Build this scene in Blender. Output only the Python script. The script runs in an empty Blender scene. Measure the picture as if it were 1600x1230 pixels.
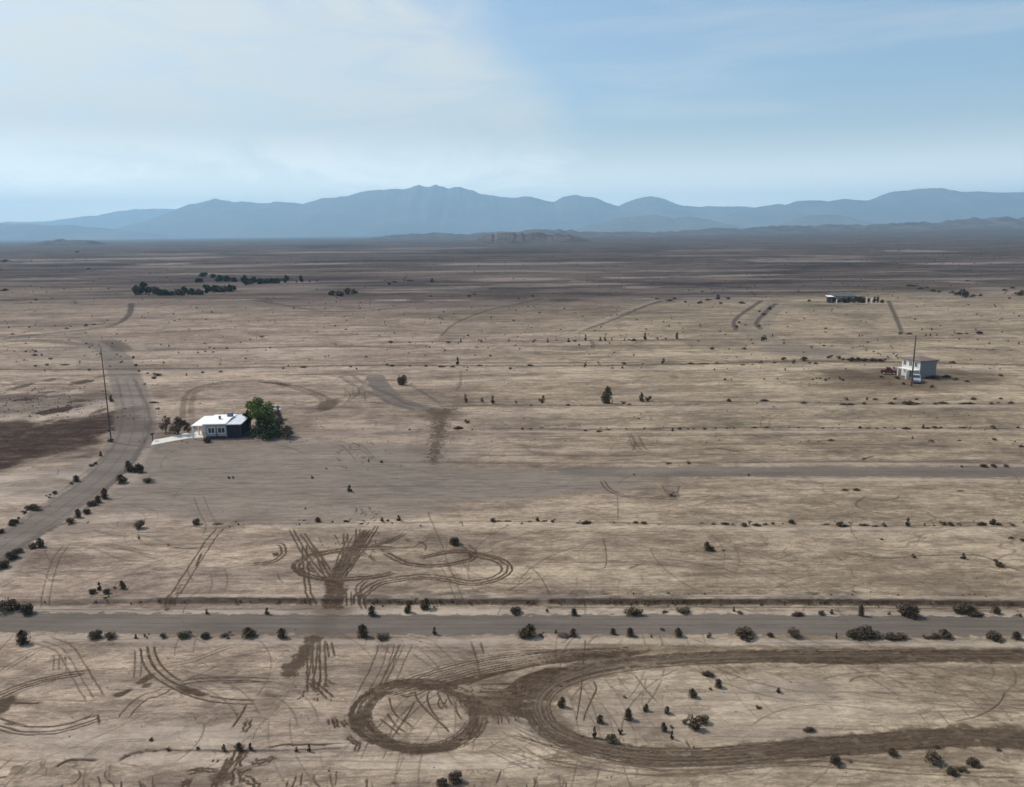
import bpy, bmesh, math, random
import numpy as np
from mathutils import Vector, Matrix

# ------------------------------------------------------------------ camera, world, sun, exposure
SC = bpy.context.scene
COL = SC.collection
CAMH = 35.0
FPX = 1244.0
PITCH = math.radians(11.4)
ROLL = math.radians(-0.57)
cam_data = bpy.data.cameras.new('camera')
cam = bpy.data.objects.new('camera', cam_data)
COL.objects.link(cam)
cam_data.sensor_width = 36.0
cam_data.lens = 36.0 * FPX / 1600.0
cam_data.clip_start = 0.5
cam_data.clip_end = 120000.0
ROT = Matrix.Rotation(math.radians(90) - PITCH, 3, 'X') @ Matrix.Rotation(ROLL, 3, 'Z')
cam.matrix_world = Matrix.Translation((0, 0, CAMH)) @ ROT.to_4x4()
SC.camera = cam

SUN_EL = math.radians(47)
SUN_X, SUN_Y = -0.87, 0.42            # the sun stands off to the left and somewhat ahead
SUN_AZ = math.atan2(SUN_X, SUN_Y)     # measured from +Y towards +X
world = bpy.data.worlds.new('World')
SC.world = world
world.use_nodes = True
wn, wl = world.node_tree.nodes, world.node_tree.links
wn.clear()


def N(nt, kind, **kw):
    n = nt.nodes.new(kind)
    for k, v in kw.items():
        setattr(n, k, v)
    return n


def M2(nt, op, a, b=None, c=None, clamp=False):
    n = nt.nodes.new('ShaderNodeMath')
    n.operation = op
    n.use_clamp = clamp
    for i, v in enumerate((a, b, c)):
        if v is None:
            continue
        if isinstance(v, (int, float)):
            n.inputs[i].default_value = v
        else:
            nt.links.new(v, n.inputs[i])
    return n.outputs[0]


def smooth(nt, x, lo, hi, a=0.0, b=1.0):
    n = nt.nodes.new('ShaderNodeMapRange')
    n.interpolation_type = 'SMOOTHSTEP'
    nt.links.new(x, n.inputs[0])
    for i, v in enumerate((lo, hi, a, b)):
        n.inputs[i + 1].default_value = v
    return n.outputs[0]


def mix(nt, f, a, b, mode='MIX'):
    n = nt.nodes.new('ShaderNodeMix')
    n.data_type = 'RGBA'
    n.blend_type = mode
    for s, v in ((0, f), (6, a), (7, b)):
        if isinstance(v, (int, float)):
            n.inputs[s].default_value = v
        elif isinstance(v, tuple):
            n.inputs[s].default_value = (v[0], v[1], v[2], 1.0)
        else:
            nt.links.new(v, n.inputs[s])
    return n.outputs[2]


def noise(nt, vec, scale, detail=4.0, rough=0.5, dist=0.0):
    n = nt.nodes.new('ShaderNodeTexNoise')
    n.inputs['Scale'].default_value = scale
    n.inputs['Detail'].default_value = detail
    n.inputs['Roughness'].default_value = rough
    n.inputs['Distortion'].default_value = dist
    if vec is not None:
        nt.links.new(vec, n.inputs['Vector'])
    return n.outputs['Fac']


def mapping(nt, vec, scale, rot=0.0):
    n = nt.nodes.new('ShaderNodeMapping')
    n.inputs['Scale'].default_value = scale
    n.inputs['Rotation'].default_value = (0, 0, rot)
    nt.links.new(vec, n.inputs['Vector'])
    return n.outputs[0]


WT = world.node_tree
sky = N(WT, 'ShaderNodeTexSky', sky_type='NISHITA', sun_disc=False, sun_elevation=SUN_EL,
        sun_rotation=SUN_AZ, altitude=50.0, air_density=1.0, dust_density=1.6, ozone_density=2.6)
bg = N(WT, 'ShaderNodeBackground')
wo = N(WT, 'ShaderNodeOutputWorld')
tc = N(WT, 'ShaderNodeTexCoord')
sep = N(WT, 'ShaderNodeSeparateXYZ')
wl.new(tc.outputs['Generated'], sep.inputs[0])
az = M2(WT, 'ARCTAN2', sep.outputs[0], sep.outputs[1])
el = M2(WT, 'ARCSINE', sep.outputs[2])
cmb = N(WT, 'ShaderNodeCombineXYZ')
wl.new(az, cmb.inputs[0]); wl.new(el, cmb.inputs[1])
rotv = mapping(WT, cmb.outputs[0], (1.0, 2.6, 1.0), math.radians(-28))
nz = noise(WT, rotv, 3.4, 9.0, 0.58, 1.0)
nz2 = noise(WT, mapping(WT, cmb.outputs[0], (1.4, 5.0, 1.0), math.radians(-24)), 3.5, 8.0, 0.60, 0.9)
nz3 = noise(WT, mapping(WT, cmb.outputs[0], (0.6, 5.0, 1.0), math.radians(-14)), 5.0, 5.0, 0.5, 0.2)
# a veil of high thin cloud with a slanting eastern edge
edge = M2(WT, 'SUBTRACT', M2(WT, 'SUBTRACT', 0.225, M2(WT, 'MULTIPLY', el, 1.05)), az)
edge = M2(WT, 'ADD', edge, M2(WT, 'MULTIPLY', M2(WT, 'SUBTRACT', nz, 0.5), 0.22))
veil = smooth(WT, edge, -0.05, 0.085)
veil = M2(WT, 'MULTIPLY', veil, smooth(WT, nz2, 0.34, 0.60, 0.62, 1.0))
veil = M2(WT, 'MULTIPLY', veil, smooth(WT, el, 0.22, 0.45, 1.0, 0.55))
low = smooth(WT, el, 0.02, 0.17, 0.95, 0.0)
wisp = M2(WT, 'MULTIPLY', smooth(WT, nz3, 0.42, 0.72), 0.40)
cov = M2(WT, 'MAXIMUM', M2(WT, 'MAXIMUM', veil, low), wisp)
CLOUD = (5.75, 5.7, 5.5)
glow = smooth(WT, el, 0.02, 0.13, 3.1, 1.0)
cl = N(WT, 'ShaderNodeVectorMath', operation='SCALE')
cl.inputs[0].default_value = CLOUD
wl.new(glow, cl.inputs['Scale'])
skycol = mix(WT, M2(WT, 'MULTIPLY', cov, 0.80), sky.outputs[0], cl.outputs[0])
skycol = mix(WT, 1.0, skycol, (0.93, 0.93, 0.88), 'MULTIPLY')
wl.new(skycol, bg.inputs[0])
bg.inputs[1].default_value = 0.138
wl.new(bg.outputs[0], wo.inputs[0])

sun_data = bpy.data.lights.new('sun', 'SUN')
sun_data.energy = 3.4
sun_data.angle = math.radians(0.9)
sun_data.color = (1.0, 0.93, 0.84)
sun = bpy.data.objects.new('sun', sun_data)
COL.objects.link(sun)
hx = math.hypot(SUN_X, SUN_Y)
sdir = Vector((SUN_X / hx * math.cos(SUN_EL), SUN_Y / hx * math.cos(SUN_EL), math.sin(SUN_EL)))
sun.rotation_euler = (-sdir).to_track_quat('-Z', 'Y').to_euler()
sun.location = (0, 0, 200)

SC.view_settings.view_transform = 'Standard'
SC.view_settings.look = 'None'
SC.view_settings.exposure = 0.22
SC.view_settings.gamma = 1.0
SC.render.engine = 'CYCLES'
SC.cycles.filter_width = 1.6
SC.cycles.max_bounces = 6
SC.cycles.volume_bounces = 2
SC.cycles.use_denoising = True

random.seed(7)
RNG = np.random.default_rng(11)


# ------------------------------------------------------------------ surveying helpers
def ray(px, py):
    return ROT @ Vector(((px - 800.0) / FPX, -(py - 615.0) / FPX, -1.0))


def gnd(px, py, z=0.0):
    """where a sight line meets level ground"""
    d = ray(px, py)
    k = (CAMH - z) / -d.z
    return Vector((d.x * k, d.y * k, z))


def ppm(p):
    """size of a metre seen at point p, and the angle looked down at it"""
    v = p - Vector((0, 0, CAMH))
    fwd = ROT @ Vector((0, 0, -1))
    return FPX / v.dot(fwd), math.atan2(-v.z, math.hypot(v.x, v.y))


# ------------------------------------------------------------------ object helpers
def tag(o, label=None, cat=None, group=None, kind=None):
    if label: o['label'] = label
    if cat: o['category'] = cat
    if group: o['group'] = group
    if kind: o['kind'] = kind
    return o


def empty(name, loc, rz=0.0):
    o = bpy.data.objects.new(name, None)
    o.empty_display_size = 0.5
    COL.objects.link(o)
    o.location = loc
    o.rotation_euler = (0, 0, rz)
    return o


def link(name, me, parent=None, loc=(0, 0, 0), rz=0.0, mats=()):
    for m in mats:
        me.materials.append(m)
    o = bpy.data.objects.new(name, me)
    COL.objects.link(o)
    o.location = loc
    o.rotation_euler = (0, 0, rz)
    if parent is not None:
        o.parent = parent
    return o


def bm_obj(name, bm, mats, parent=None, loc=(0, 0, 0), rz=0.0, bevel=0.0, smooth_=False):
    if bevel:
        bmesh.ops.bevel(bm, geom=bm.edges[:], offset=bevel, segments=2, affect='EDGES', clamp_overlap=True)
    me = bpy.data.meshes.new(name)
    bmesh.ops.recalc_face_normals(bm, faces=bm.faces[:])
    bm.to_mesh(me)
    bm.free()
    if smooth_:
        for p in me.polygons:
            p.use_smooth = True
    return link(name, me, parent, loc, rz, mats if isinstance(mats, (list, tuple)) else (mats,))


def box(bm, x0, x1, y0, y1, z0, z1, mi=0):
    r = bmesh.ops.create_cube(bm, size=1.0)
    for v in r['verts']:
        v.co = Vector((x0 + (v.co.x + .5) * (x1 - x0), y0 + (v.co.y + .5) * (y1 - y0), z0 + (v.co.z + .5) * (z1 - z0)))
    for f in {f for v in r['verts'] for f in v.link_faces}:
        f.material_index = mi
    return r['verts']


def prism(bm, poly, axis, a, b, mi=0):
    """poly: 2D outline; axis: 'x','y','z' extrusion from a to b"""
    def P(u, v, t):
        return {'x': (t, u, v), 'y': (u, t, v), 'z': (u, v, t)}[axis]
    lo = [bm.verts.new(P(u, v, a)) for u, v in poly]
    hi = [bm.verts.new(P(u, v, b)) for u, v in poly]
    n = len(poly)
    fs = [bm.faces.new(lo), bm.faces.new(hi[::-1])]
    for i in range(n):
        fs.append(bm.faces.new((lo[i], hi[i], hi[(i + 1) % n], lo[(i + 1) % n])))
    for f in fs:
        f.material_index = mi


def tube(bm, pts, radii, seg=8, mi=0):
    rings = []
    for i, (p, r) in enumerate(zip(pts, radii)):
        p = Vector(p)
        a = Vector(pts[max(i - 1, 0)]); b = Vector(pts[min(i + 1, len(pts) - 1)])
        d = (b - a).normalized()
        u = d.orthogonal().normalized(); v = d.cross(u)
        rings.append([bm.verts.new(p + u * math.cos(2 * math.pi * k / seg) * r + v * math.sin(2 * math.pi * k / seg) * r) for k in range(seg)])
    for a, b in zip(rings, rings[1:]):
        for k in range(seg):
            f = bm.faces.new((a[k], a[(k + 1) % seg], b[(k + 1) % seg], b[k])); f.material_index = mi
    f = bm.faces.new(rings[0][::-1]); f.material_index = mi
    f = bm.faces.new(rings[-1]); f.material_index = mi


def mat(name, col, rough=0.85, var=0.12, scale=2.0, spec=0.25, metal=0.0, bump=0.0):
    m = bpy.data.materials.new(name)
    m.use_nodes = True
    nt = m.node_tree
    b = nt.nodes['Principled BSDF']
    b.inputs['Roughness'].default_value = rough
    b.inputs['Specular IOR Level'].default_value = spec
    b.inputs['Metallic'].default_value = metal
    t = N(nt, 'ShaderNodeTexCoord')
    f = noise(nt, t.outputs['Object'], scale, 6.0, 0.62)
    lo = tuple(c * (1 - var) for c in col); hi = tuple(min(1, c * (1 + var)) for c in col)
    c = mix(nt, smooth(nt, f, 0.3, 0.7), lo, hi)
    nt.links.new(c, b.inputs['Base Color'])
    if bump:
        bp = N(nt, 'ShaderNodeBump')
        bp.inputs['Strength'].default_value = bump
        nt.links.new(f, bp.inputs['Height'])
        nt.links.new(bp.outputs[0], b.inputs['Normal'])
    return m


# ------------------------------------------------------------------ the ground sheet
# grid in the world: rows get denser towards the near ground, columns fan out with distance
dep = np.linspace(math.atan(2.2 / FPX), math.radians(39.0), 860)
rows = CAMH / np.tan(dep)
rows = np.sort(np.concatenate([rows, [26000.0], np.array([36, 26, 12, 0, -25, -80, -300, -1500], float)]))
TD = 0.79
ts = np.concatenate([[-9, -4, -2, -1.3, -1.0, -0.88], np.linspace(-TD, TD, 1800), [0.88, 1.0, 1.3, 2, 4, 9]])
Wy = np.where(rows >= 30, rows + 8.0, 38.0 + np.abs(30.0 - rows))
GX = np.clip(ts[None, :] * Wy[:, None], -30000, 30000)
GY = np.repeat(rows[:, None], len(ts), 1)
NR, NC = GX.shape
L = {k: np.zeros((NR, NC), np.float32) for k in ('dirt', 'road', 'red', 'scrub', 'pale', 'line', 'green', 'grey', 'z')}
ROAD_ID = np.zeros((NR, NC), np.int8)
cellY = np.gradient(rows)


def vnoise(x, y, seed=0):
    """value noise on arrays"""
    xi = np.floor(x).astype(np.int64); yi = np.floor(y).astype(np.int64)
    fx = x - xi; fy = y - yi
    fx = fx * fx * (3 - 2 * fx); fy = fy * fy * (3 - 2 * fy)
    def h(a, b):
        n = (a * 374761393 + b * 668265263 + seed * 1442695041) & 0x7fffffff
        n = ((n ^ (n >> 13)) * 1274126177) & 0x7fffffff
        return ((n ^ (n >> 16)) & 0xffff) / 65535.0
    return (h(xi, yi) * (1 - fx) + h(xi + 1, yi) * fx) * (1 - fy) + (h(xi, yi + 1) * (1 - fx) + h(xi + 1, yi + 1) * fx) * fy


def fbm(x, y, seed=0, oct_=4):
    s = 0; a = .5
    for o in range(oct_):
        s = s + a * vnoise(x * 2 ** o, y * 2 ** o, seed + o * 17); a *= .5
    return s


def block(x0, x1, y0, y1):
    r0 = max(0, np.searchsorted(rows, y0) - 1); r1 = min(NR, np.searchsorted(rows, y1) + 1)
    wmin, wmax = max(y0, 30) + 8, max(y1, 30) + 8
    c = [x / w for x in (x0, x1) for w in (wmin, wmax)]
    c0 = max(0, np.searchsorted(ts, min(c)) - 1); c1 = min(NC, np.searchsorted(ts, max(c)) + 1)
    return slice(r0, r1), slice(c0, c1)


def parse(s):
    return [tuple(float(v) for v in q.split(',')) for q in s.split()]


def curve(pts, sub=6):
    """smooth line through 2D world points"""
    P = [np.array(p[:2], float) for p in pts]
    if len(P) < 3:
        return P
    out = []
    Q = [2 * P[0] - P[1]] + P + [2 * P[-1] - P[-2]]
    for i in range(1, len(Q) - 2):
        for k in range(sub):
            t = k / sub
            out.append(.5 * ((2 * Q[i]) + (Q[i + 1] - Q[i - 1]) * t + (2 * Q[i - 1] - 5 * Q[i] + 4 * Q[i + 1] - Q[i + 2]) * t * t
                             + (3 * Q[i] - Q[i - 1] - 3 * Q[i + 1] + Q[i + 2]) * t ** 3))
    out.append(P[-1])
    return out


RAG = fbm(GX * 1.3, GY * 2.0, 61, 5)
RAG = (RAG - RAG.mean()) / RAG.std()


def paint(layer, P, w, s=1.0, soft=None, rid=0, taper=False):
    A = L[layer]
    seg = [float(np.hypot(*(P[i + 1] - P[i]))) for i in range(len(P) - 1)]
    run = np.concatenate([[0], np.cumsum(seg)])
    fade = min(.3 + 1.5 * w, run[-1] * .3) + 1e-6
    n = len(P) - 1
    if w < .45:
        w = w * .72
    for i in range(n):
        a, b = P[i], P[i + 1]
        d = b - a; ln = float(np.hypot(*d))
        if ln < 1e-6:
            continue
        ym = max(.5 * (a[1] + b[1]), 30)
        cy = (ym * ym + CAMH ** 2) / CAMH * (dep[1] - dep[0]); cx = .0012 * (ym + 8)
        aa = .75 * (cy * abs(d[0]) / ln + cx * abs(d[1]) / ln)
        sf = max(soft if soft is not None else (.25 * w + .05 if w > .4 else .055), aa * .85)
        m = w * .5 + sf
        R, Cc = block(min(a[0], b[0]) - m, max(a[0], b[0]) + m, min(a[1], b[1]) - m, max(a[1], b[1]) + m)
        X = GX[R, Cc] - a[0]; Y = GY[R, Cc] - a[1]
        if X.size == 0:
            continue
        t = np.clip((X * d[0] + Y * d[1]) / (ln * ln), 0, 1)
        dd = np.hypot(X - t * d[0], Y - t * d[1])
        if layer != 'z':
            rg = RAG[R, Cc]
            dd = dd + rg * min(.10 * w, .16)
        q = np.clip((m - dd) / sf, 0, 1)
        if layer in ('dirt', 'line', 'pale'):
            q = q * np.clip(1.12 + .17 * rg, 0, 1)
            u_ = run[i] + t * ln
            q = q * np.clip(np.minimum(u_, run[-1] - u_) / fade, 0, 1)
        k = min(1.0, s * (1.35 if layer == 'line' else (1.4 if layer == 'dirt' else 1.0)))
        v = ((q * q if w < .33 else q * q * (3 - 2 * q)) * k).astype(np.float32)
        if layer == 'z':
            blk = A[R, Cc]
            A[R, Cc] = np.where(np.abs(v) > np.abs(blk), v, blk)
        else:
            A[R, Cc] = np.maximum(A[R, Cc], v)
        if rid:
            I = ROAD_ID[R, Cc]
            I[dd < w * .5] = rid


def offset(P, o):
    out = []
    for i in range(len(P)):
        d = P[min(i + 1, len(P) - 1)] - P[max(i - 1, 0)]
        l = np.hypot(*d) + 1e-9
        out.append(P[i] + np.array([-d[1], d[0]]) / l * (o[i] if hasattr(o, '__len__') else o))
    return out


def S(s, w=.3, k=.7, layer='dirt', soft=None, n=1, gap=0.0, wob=0.0, sub=6, rid=0, taper=False, jit=0.0):
    """a mark on the ground along surveyed points; n parallel copies spread over `gap` metres"""
    pts = parse(s) if isinstance(s, str) else s
    W = [gnd(*p) for p in pts]
    P = curve(W, sub)
    for i in range(n):
        o = (i / (n - 1) - .5) * gap + (random.uniform(-.16, .16) * gap if n > 2 else 0) if n > 1 else 0
        if wob or jit:
            ph = random.random() * 6
            oo = [o + wob * math.sin(ph + 7 * j / len(P)) + random.gauss(0, jit) for j in range(len(P))]
        else:
            oo = o
        paint(layer, offset(P, oo) if (n > 1 or wob or jit) else P, w, k * (random.uniform(.75, 1) if n > 1 else 1), soft, rid, taper)


def poly(layer, s, k=.9, soft=.35, ragged=.3):
    P = [gnd(*p) for p in parse(s)]
    xs = [p.x for p in P]; ys = [p.y for p in P]
    R_, Cc = block(min(xs) - 1, max(xs) + 1, min(ys) - 1, max(ys) + 1)
    X = GX[R_, Cc]; Y = GY[R_, Cc]
    ins = np.zeros(X.shape, bool); dm = np.full(X.shape, 1e9)
    for i in range(len(P)):
        a, b = P[i], P[(i + 1) % len(P)]
        if a.y != b.y:
            c = ((a.y > Y) != (b.y > Y)) & (X < (b.x - a.x) * (Y - a.y) / (b.y - a.y) + a.x)
            ins ^= c
        dx, dy = b.x - a.x, b.y - a.y; l2 = dx * dx + dy * dy + 1e-9
        t = np.clip(((X - a.x) * dx + (Y - a.y) * dy) / l2, 0, 1)
        dm = np.minimum(dm, np.hypot(X - a.x - t * dx, Y - a.y - t * dy))
    sd = np.where(ins, dm, -dm) + (fbm(X * 2.5, Y * 2.5, 77, 3) - .5) * ragged * 4
    q = np.clip(sd / soft + .5, 0, 1) * np.clip(1.1 + .2 * RAG[R_, Cc], 0, 1)
    L[layer][R_, Cc] = np.maximum(L[layer][R_, Cc], (q * k).astype(np.float32))


def ring(cx, cy, rx, ry, a0=0, a1=360, tilt=0.0, m=40):
    out = []
    for i in range(m + 1):
        a = math.radians(a0 + (a1 - a0) * i / m)
        x, y = rx * math.cos(a), -ry * math.sin(a)
        out.append((cx + x, cy + y - x * tilt))
    return out


def blob(layer, cx, cy, rx, ry, k=1.0, soft=.6, seed=0, ragged=.35):
    """soft patch: centre and half extents as surveyed"""
    c = gnd(cx, cy); ex = abs(gnd(cx + rx, cy).x - c.x); ey = max(abs(gnd(cx, cy + ry).y - c.y), abs(gnd(cx, max(cy - ry, 372)).y - c.y) * .7)
    R, Cc = block(c.x - ex * 1.4, c.x + ex * 1.4, c.y - ey * 1.4, c.y + ey * 1.4)
    X = (GX[R, Cc] - c.x) / ex; Y = (GY[R, Cc] - c.y) / ey
    if X.size == 0:
        return
    r = np.hypot(X, Y) + ragged * (fbm(X * 2.2 + seed, Y * 2.2 + cx, 3) - .5) * 2
    q = np.clip((1 + soft * .5 - r) / soft, 0, 1)
    L[layer][R, Cc] = np.maximum(L[layer][R, Cc], (q * q * (3 - 2 * q) * k).astype(np.float32))


# ---- roads
S('-160,985 -60,912 0,857 60,817 110,783 160,745 198,700 211,660', 5.2, .80, 'road', .9, rid=1)
S('198,700 211,660 207,625 196,590 182,560 166,542 140,531', 6.8, .70, 'road', 1.2, rid=1)
S('-160,985 -60,912 0,857 60,817 110,783 160,745 198,700 210,660 207,625 196,590', .5, .5, 'pale', .5, n=2, gap=3.0, jit=.1)
S('-160,985 -60,912 0,857 60,817 110,783 160,745 198,700 210,660 207,625 196,590', 7.6, .35, 'pale', .9)
S('-600,969 -200,970 0,972 300,974 600,976 900,976 1200,976 1600,979 2200,985', 3.5, 1.0, 'road', .35, rid=2)
S('-600,996 0,997 300,1001 600,1003 900,1001 1200,1003 1600,1007 2200,1013', .5, .65, 'pale', .5)
S('-600,951 0,953 300,956 600,957 900,957 1200,960 1600,963 2200,966', .8, .7, 'pale', .5)
S('900,737 1000,737 1200,737 1400,737 1600,738 2200,741', 4.4, .80, 'road', .8, rid=3)
S('640,742 760,738 860,737 960,737', 4.6, .4, 'road', 2.5, rid=3)
S('1150,727 1300,724 1450,725 1600,727 2200,729', .9, .55, 'pale', .5)
S('1150,748 1300,749 1600,751 2200,754', .8, .5, 'pale', .6)
S('620,722 900,724 1250,722 1600,720', .5, .45, 'line')
S('586,588 596,606 620,626 650,636 672,640', 4.2, .85, 'road', .8)
S('700,528 720,512 760,494 800,482 845,470', 6, .5, 'road', 4)
S('688,526 712,505 760,486 815,474 850,466', .7, .6, 'line')
S('1195,530 1180,512 1196,490 1222,470', 9, .55, 'road', 3)
S('1150,517 1147,503 1160,490 1190,470', 1.1, .75, 'line')
S('1190,515 1182,505 1196,488 1213,474', 1.2, .8, 'line')
S('1210,535 1240,545 1290,556', 14, .5, 'road', 5)
S('912,516 960,499 1005,480 1035,470', .8, .6, 'line')
S('895,520 945,499 990,481 1030,468', 1.6, .55, 'pale')
S('1035,469 1100,468 1140,469', 2.0, .6, 'line')
S('1388,470 1398,492 1409,519', .8, .85, 'line')
S('166,542 150,530 90,523 0,530 -100,536', 9, .55, 'road', 4)
S('150,540 60,532 0,535', 4, .5, 'line', 2)
S('196,550 180,537 160,532', 4, .6, 'line', 2)
S('205,474 204,486 198,496 183,506 165,511', 1.5, .9, 'line', .8)
S('165,511 120,517 50,524 0,530', 3, .45, 'line', 2)

S('-600,966 0,969 600,972 1200,973 1600,976 2200,982', .12, .4, 'pale', .15, n=5, gap=2.4, jit=.05)
S('-600,966 0,970 600,974 1200,974 1600,977 2200,983', .10, .35, 'line', .15, n=4, gap=2.6, jit=.05)
S('-160,985 -60,912 0,857 60,817 110,783 160,745 198,700 210,660 207,625 196,590', .22, .35, 'line', .2, n=3, gap=3.4, jit=.08)
S('-160,1005 -60,932 0,877 60,838 110,812 160,772 214,712 234,664 226,628 210,592', .5, .45, 'line', .3, jit=.12)
S('-160,962 -60,890 0,834 60,793 108,758 152,722 182,690 190,656 190,622 182,590', .4, .35, 'line', .3, jit=.12)
# ---- long straight field lines (old furrows and berms running east-west)
for s, w, k, lay in [
    ('-200,578 200,577 450,573 610,571 900,572 1200,566 1400,566 1700,573', 1.6, .75, 'line'),
    ('610,567 900,567 1200,564 1400,562', 1.2, .5, 'line'),
    ('-200,583 200,583 450,578 640,577 1000,577 1400,574 1700,580', 2.6, .45, 'pale'),
    ('230,547 350,545 520,541 640,544', 2.2, .55, 'line'),
    ('230,552 420,551 600,552', 6, .45, 'pale'),
    ('560,535 800,533 1000,532 1200,530', 1.8, .5, 'line'),
    ('640,543 900,541 1180,540 1500,543', 1.5, .35, 'line'),
    ('690,557 900,556 1200,555', 1.6, .4, 'pale'),
    ('680,635 800,633 950,634 1100,632', .9, .65, 'line'),
    ('1000,628 1200,628 1400,631 1700,632', 1.0, .5, 'line'),
    ('720,645 900,642 1200,636 1600,634', 2.0, .45, 'pale'),
    ('760,669 930,671 1100,668 1300,668 1500,669 1700,670', .8, .55, 'line'),
    ('730,674 1000,675 1300,674 1600,674', .9, .5, 'pale'),
    ('700,656 900,655 1200,656', .7, .3, 'line'), ('760,683 1000,681 1350,680', .6, .4, 'line'),
    ('800,697 1000,696 1250,694 1500,697', .6, .35, 'line'), ('720,702 900,704 1100,702', .6, .4, 'pale'),
    ('740,712 1000,711 1300,709 1600,708', .5, .3, 'line'),
    ('480,442 620,441 800,442 1000,441 1100,446 1200,451', 9, .85, 'line'),
    ('-50,447 200,449 340,446', 12, .5, 'line'),
    ('1100,451 1300,448 1600,452', 5, .3, 'line'),
    ('1150,427 1250,426 1400,427', 18, .6, 'line'),
    ('480,450 640,449 900,447', 8, .45, 'pale'),
    ('560,458 640,457 740,457', 9, .6, 'pale'), ('640,425 800,424 950,426', 16, .6, 'pale'), ('100,432 300,428 480,430', 14, .5, 'pale'), ('1100,436 1300,437 1600,436', 12, .6, 'pale'),
    ('380,392 560,390 700,391', 60, .6, 'pale'), ('1000,400 1200,399 1400,401', 34, .5, 'pale'), ('0,470 200,466 480,468', 5, .5, 'line'), ('900,462 1100,460 1290,461', 5, .4, 'line'), ('640,408 900,407 1100,409', 26, .55, 'line'),
    ('0,414 250,415 420,413', 20, .5, 'line'), ('1190,416 1400,415 1600,417', 20, .5, 'line'), ('-20,512 120,508 200,505', 3, .5, 'line'), ('400,470 520,487 640,480', 3, .35, 'line'), ('250,520 400,512 560,508 640,512', 2.5, .4, 'line'),
    ('-60,600 60,601 160,600 175,600', 1.0, .5, 'line'),
    ('0,598 80,598 160,598', 1.0, .4, 'pale'),
    ('380,818 600,817 760,815 900,816 1150,820 1600,822', .35, .45, 'line'),
    ('-20,829 100,828 240,824', .4, .0, 'line'),
    ('380,823 600,821 900,822 1250,826 1600,827', .7, .55, 'pale'),
    ('1400,602 1500,600 1600,601', 1.2, .3, 'line'),
    ('1430,581 1500,584 1600,588', 1.3, .3, 'line'),
    ('1466,542 1510,545 1600,548', 1.6, .75, 'line'),
    ('1310,563 1345,562 1400,561', 2.2, .7, 'line'),
    ('1215,532 1300,530 1420,529 1600,528', 2.0, .45, 'line'),
]:
    S(s, w, k, lay)
# berm and ditch beside the cross road: real relief, with its shade and turned soil painted dark
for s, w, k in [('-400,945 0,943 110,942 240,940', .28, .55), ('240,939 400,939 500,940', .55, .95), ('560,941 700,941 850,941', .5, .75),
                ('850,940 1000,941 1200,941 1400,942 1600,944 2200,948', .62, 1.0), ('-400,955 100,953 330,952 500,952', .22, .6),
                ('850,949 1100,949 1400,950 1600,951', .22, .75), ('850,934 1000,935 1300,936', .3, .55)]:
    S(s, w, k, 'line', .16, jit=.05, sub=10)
S('-400,946 0,944 240,942 500,942 850,943 1200,943 1600,946 2200,950', .45, -.16, 'z', .4)
S('-400,939 0,937 240,935 500,935 850,936 1200,936 1600,939 2200,943', .6, .20, 'z', .7)
S('240,933 500,933 560,934 850,933 1200,934 1600,936', .5, .5, 'pale', .4)
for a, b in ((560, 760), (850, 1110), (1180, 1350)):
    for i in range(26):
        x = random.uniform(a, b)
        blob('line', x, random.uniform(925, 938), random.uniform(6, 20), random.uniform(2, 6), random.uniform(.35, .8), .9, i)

# ---- brown churned loop of track at lower right
LOOP = '2200,1030 1800,1026 1600,1024 1400,1024 1250,1024 1150,1025 1060,1029 970,1038 905,1051 864,1068 843,1089 840,1108 852,1132 886,1153 940,1169 1010,1179 1090,1180 1160,1176 1230,1169 1300,1163 1400,1154 1500,1150 1600,1155 1800,1170 2200,1195'
S(LOOP, 1.65, .50, 'dirt', .45, rid=4, sub=10)
S('1060,1030 970,1038 905,1051 866,1068 846,1089 844,1108 854,1132 886,1153 940,1169', 2.3, .36, 'dirt', .5, sub=10)
S(LOOP, .12, 1.0, 'dirt', .08, n=12, gap=2.0, jit=.04, wob=.12, sub=10)
S(LOOP, .12, 1.0, 'pale', .08, n=6, gap=1.4, jit=.05, wob=.12, sub=10)
S(LOOP, 2.2, -.05, 'z', .5, sub=10)
S('1060,1026 1170,1024 1300,1024 1450,1023 1600,1023 2200,1027', 1.6, .55, 'dirt', .5)
S('1170,1023 1300,1022 1450,1022 1600,1022 2200,1026', .35, .9, 'dirt', n=4, gap=1.2)
S('1180,1029 1300,1031 1420,1031', .9, 1.0, 'dirt', .3)
S('1150,1176 1280,1166 1400,1156 1500,1150 1600,1154 2200,1190', 1.8, .6, 'dirt', .5)
S('1230,1170 1400,1156 1500,1150 1600,1154 2200,1190', .35, .9, 'dirt', n=5, gap=1.6)
S('900,1010 1000,1012 1130,1015 1180,1012', .5, .35, 'dirt', n=2, gap=.5)
S('940,1174 1050,1187 1180,1184 1290,1176', .3, .55, 'dirt', n=7, gap=1.6, jit=.06, wob=.15)
S('860,1180 980,1200 1100,1200 1250,1188 1400,1200 1600,1207', .16, .45, 'dirt', n=4, gap=1.0, jit=.04)
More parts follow.
